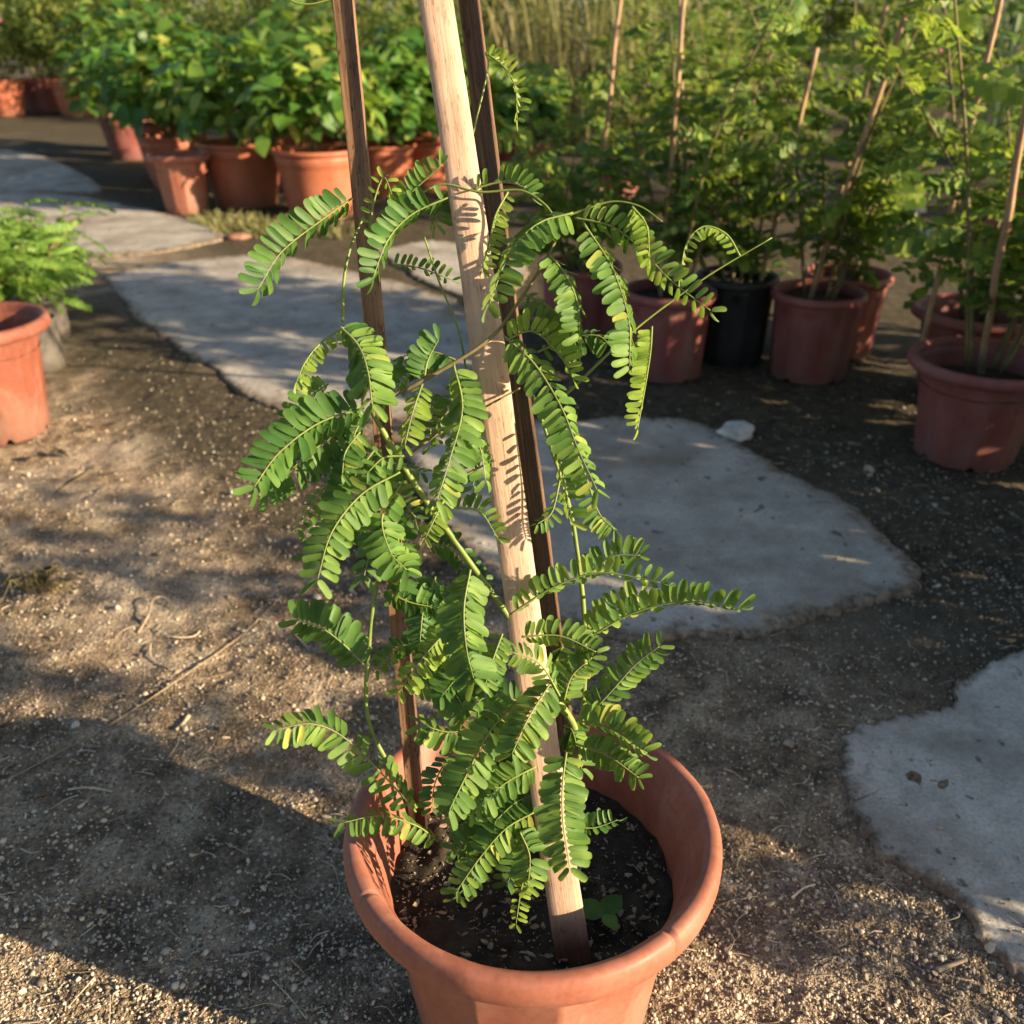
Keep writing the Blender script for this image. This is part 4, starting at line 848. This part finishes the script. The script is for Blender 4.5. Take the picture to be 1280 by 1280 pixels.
me.update(calc_edges=True); at = me.attributes.new('tint', 'FLOAT', 'FACE'); at.data.foreach_set('value', np.repeat(SC[:, 4], 20)); me.materials.append(M['pebble'])
o = ob('gravel', me); o['kind'] = 'stuff'; tag(o, 'loose tan grit scattered over the bare dirt', 'gravel')
lt = MB(); cnt = 0
while cnt < 1900:
    px, py = random.uniform(-60, 1340), 440+900*random.random(); p = G(px, py)
    if p.y < .35 or math.hypot(p.x-PX, p.y-PY) < .14: continue
    if inside(p.x, p.y) and random.random() > .06: continue
    z = (.008 if inside(p.x, p.y) else relief(p.x, p.y))+.0015; cnt += 1
    if random.random() < .5: chip(lt, Vector((p.x, p.y, z)), random.choice((.004, .005, .006, .008, .012)), random.random()*.8)
    else:
        a = random.uniform(0, 6.283); L = random.uniform(.008, .045); d = Vector((math.cos(a), math.sin(a), 0)); b = Vector((-d.y, d.x, 0))*random.uniform(-.25, .25)*L
        q0 = Vector((p.x, p.y, z)); lt.tube(spline([q0, q0+d*L*.5+b+Vector((0, 0, random.uniform(0, .004))), q0+d*L], 5), random.uniform(.0003, .0009), .0003, 4, random.random())
o = lt.build('plant_litter', M['straw'], None, False); o['kind'] = 'stuff'; tag(o, 'chaff, chips and short straw strewn on the dirt', 'litter')
# ---- single things on the ground
def bigstone(px, py, r_, mat, label, cat='stone', flat=.6, name='stone', zz=0, group=None, sx=1.):
    import bmesh
    bm = bmesh.new(); bmesh.ops.create_icosphere(bm, subdivisions=3, radius=1); p = G(px, py); sd = px*.013
    for v in bm.verts:
        k = 1+.45*noise.noise(v.co*1.3+Vector((sd, sd, 0)))+.22*noise.noise(v.co*3.1+Vector((0, sd, 1)))+.08*noise.noise(v.co*8); v.co = Vector((v.co.x*k*sx, v.co.y*k*.8, v.co.z*k*flat))*r_
    me = bpy.data.meshes.new(name); bm.to_mesh(me); bm.free(); me.materials.append(M[mat]); me.polygons.foreach_set('use_smooth', [True]*len(me.polygons))
    o = ob(name, me); o.location = (p.x, p.y, zz+r_*flat*.55); o.rotation_euler = (0, 0, sd*9); return tag(o, label, cat, group)
bigstone(920, 543, .05, 'white_stone', 'white chunk of plaster lying by the edge of the big central slab', flat=.38, sx=1.15)
bigstone(1085, 588, .02, 'pebble', 'thin pale flake of plaster on dark soil before the dusty faceted pot', flat=.1, sx=1.9)
bigstone(95, 908, .0075, 'white_stone', 'small pale round pebble alone on the dirt below the long straw', flat=.8)
bigstone(986, 932, .009, 'pebble', 'grey pebble between the terracotta pot and the cracked slab', flat=.7)
bigstone(1228, 1172, .009, 'pebble', 'pale pebble at the foot of the cracked slab edge', flat=.7); bigstone(1238, 1186, .008, 'pebble', 'tan pebble next to the pale pebble at the cracked slab edge', flat=.7)
bigstone(50, 993, .012, 'pebble', 'grey lump of soil crust with twigs around it', flat=.7)
for i, (px, py) in enumerate([(272, 276), (296, 286), (322, 280), (345, 290), (430, 292)]):
    p = G(px, py); clump('weed_clump', p.x, p.y, .075, .17, 120, 150+i, 'low dry grey-green weed tuft before the shrub pots', 'weeds', 'dry weed tufts before the shrub pots', 'dry_grass', .006, .9)
bigstone(297, 298, .05, 'terracotta', 'broken red pot shard lying among the dry weed tufts', 'shard', .35, 'pot_shard', 0, None, 1.4)
for i, (px, py, s_) in enumerate([(1120, 280, .13), (1140, 265, .1), (1155, 300, .08)]): bigstone(px, py, s_, 'white_stone', 'pale rubble chunk lying on the ground behind the saplings', 'rubble', .4, 'rubble_chunk', 0, 'pale rubble behind the saplings')
def straw(pxs, r_, label, name='straw', mat='straw', lift=None, cat='straw', group=None, z=0.003):
    P3 = []
    for i, q in enumerate(pxs):
        p = G(*q, z); p.z = relief(p.x, p.y)+z+(lift[i] if lift else 0); P3.append(p)
    m = MB(); m.tube(spline(P3, 10*len(pxs)), r_, r_*.7, 6, .75); return tag(m.build(name, M[mat]), label, cat, group)
straw([(-20, 988), (60, 945), (150, 898), (240, 838), (300, 793), (352, 742)], .0016, 'long thin straw lying straight across the sunny dirt')
straw([(172, 788), (186, 770), (192, 752), (205, 748), (225, 762)], .0016, 'hooked pale dry stem curling up from the dirt', lift=(0, .006, .012, .01, 0))
straw([(190, 782), (215, 795), (240, 793), (250, 785)], .0012, 'short curved straw beside the hooked dry stem', lift=(0, .004, .002, 0)); straw([(187, 800), (188, 818), (200, 828), (215, 838)], .0013, 'bent grey straw below the hooked dry stem')
straw([(360, 778), (368, 792), (384, 808)], .0014, 'short thick straw under the dark drooping leaf'); straw([(205, 848), (250, 848), (290, 840)], .0007, 'thin greyish stalk crossing beneath the long straw')
straw([(70, 612), (95, 598), (120, 580)], .0018, 'dark curved twig in front of the sunlit orange pot', 'twig', 'twig', cat='twig'); straw([(340, 1218), (362, 1240), (382, 1268)], .0009, 'thin dry stalk in the shade beside the terracotta pot')
straw([(1040, 818), (1055, 810), (1068, 798)], .0013, 'pale straw between the central slab and the cracked slab'); straw([(85, 988), (110, 986), (140, 990)], .0018, 'stubby twig by the grey lump of soil crust', 'twig', 'straw', cat='twig')
straw([(990, 1120), (1005, 1108), (1020, 1100)], .0016, 'pale straw in the sun right of the terracotta pot'); straw([(1172, 1212), (1190, 1205), (1208, 1200)], .0034, 'broken woody chip near the cracked slab edge', 'wood_chip', 'straw', cat='chip')
straw([(236, 893), (228, 902), (220, 912)], .0035, 'grey wood chip on the shaded dirt', 'wood_chip', 'straw', cat='chip')
# dried root clump
rt = thing('root_clump', 'tangled clump of dry roots and dead leaves on the dirt', 'root clump', G(57, 738), 0, (1.5, 1.5, 1.6)); rc = random.Random(3)
m = MB()
for i in range(60):
    a = rc.uniform(0, 6.283); q = rc.uniform(.0, .028); b = Vector((q*math.cos(a), q*math.sin(a)*.7, .003)); a2 = rc.uniform(0, 6.283); L = rc.uniform(.012, .04)
    m.tube(spline([b, b+Vector((math.cos(a2)*L*.4, math.sin(a2)*L*.4, rc.uniform(.008, .03))), b+Vector((math.cos(a2+.6)*L, math.sin(a2+.6)*L, rc.uniform(.0, .02)))], 6), rc.uniform(.0005, .0016), .0004, 4, rc.random())
o = m.build('roots', M['twig'], rt, False); o['kind'] = 'stuff'
for i in range(9):
    m = MB(); v, f = blade(rc.uniform(.015, .03), .014, False, rc.uniform(-.5, .8), .6, 5); m.add(v, f, rc.random()); o = m.build('dead_leaf', M['bark'], rt); o.matrix_basis = orient(Vector((rc.uniform(-.025, .025), rc.uniform(-.02, .02), rc.uniform(.004, .02))), (rc.uniform(-1, 1), rc.uniform(-1, 1), rc.uniform(-.1, .6)), (0, 0, 1), 1, rc.uniform(-1, 1))
for i, (px, py) in enumerate([(62, 570), (50, 578)]):
    m = MB(); v, f = blade(.05, .035, False, .3, .5, 6); p = G(px, py); mw = orient(p+Vector((0, 0, .008)), (math.cos(i*2.), math.sin(i*2.), .1), (.1, 0, 1), 1); m.add([mw@Vector(x) for x in v], f, .1)
    tag(m.build('dead_leaf', M['bark']), 'curled brown dead leaf in front of the sunlit orange pot', 'leaf', 'dead leaves before the orange pot')
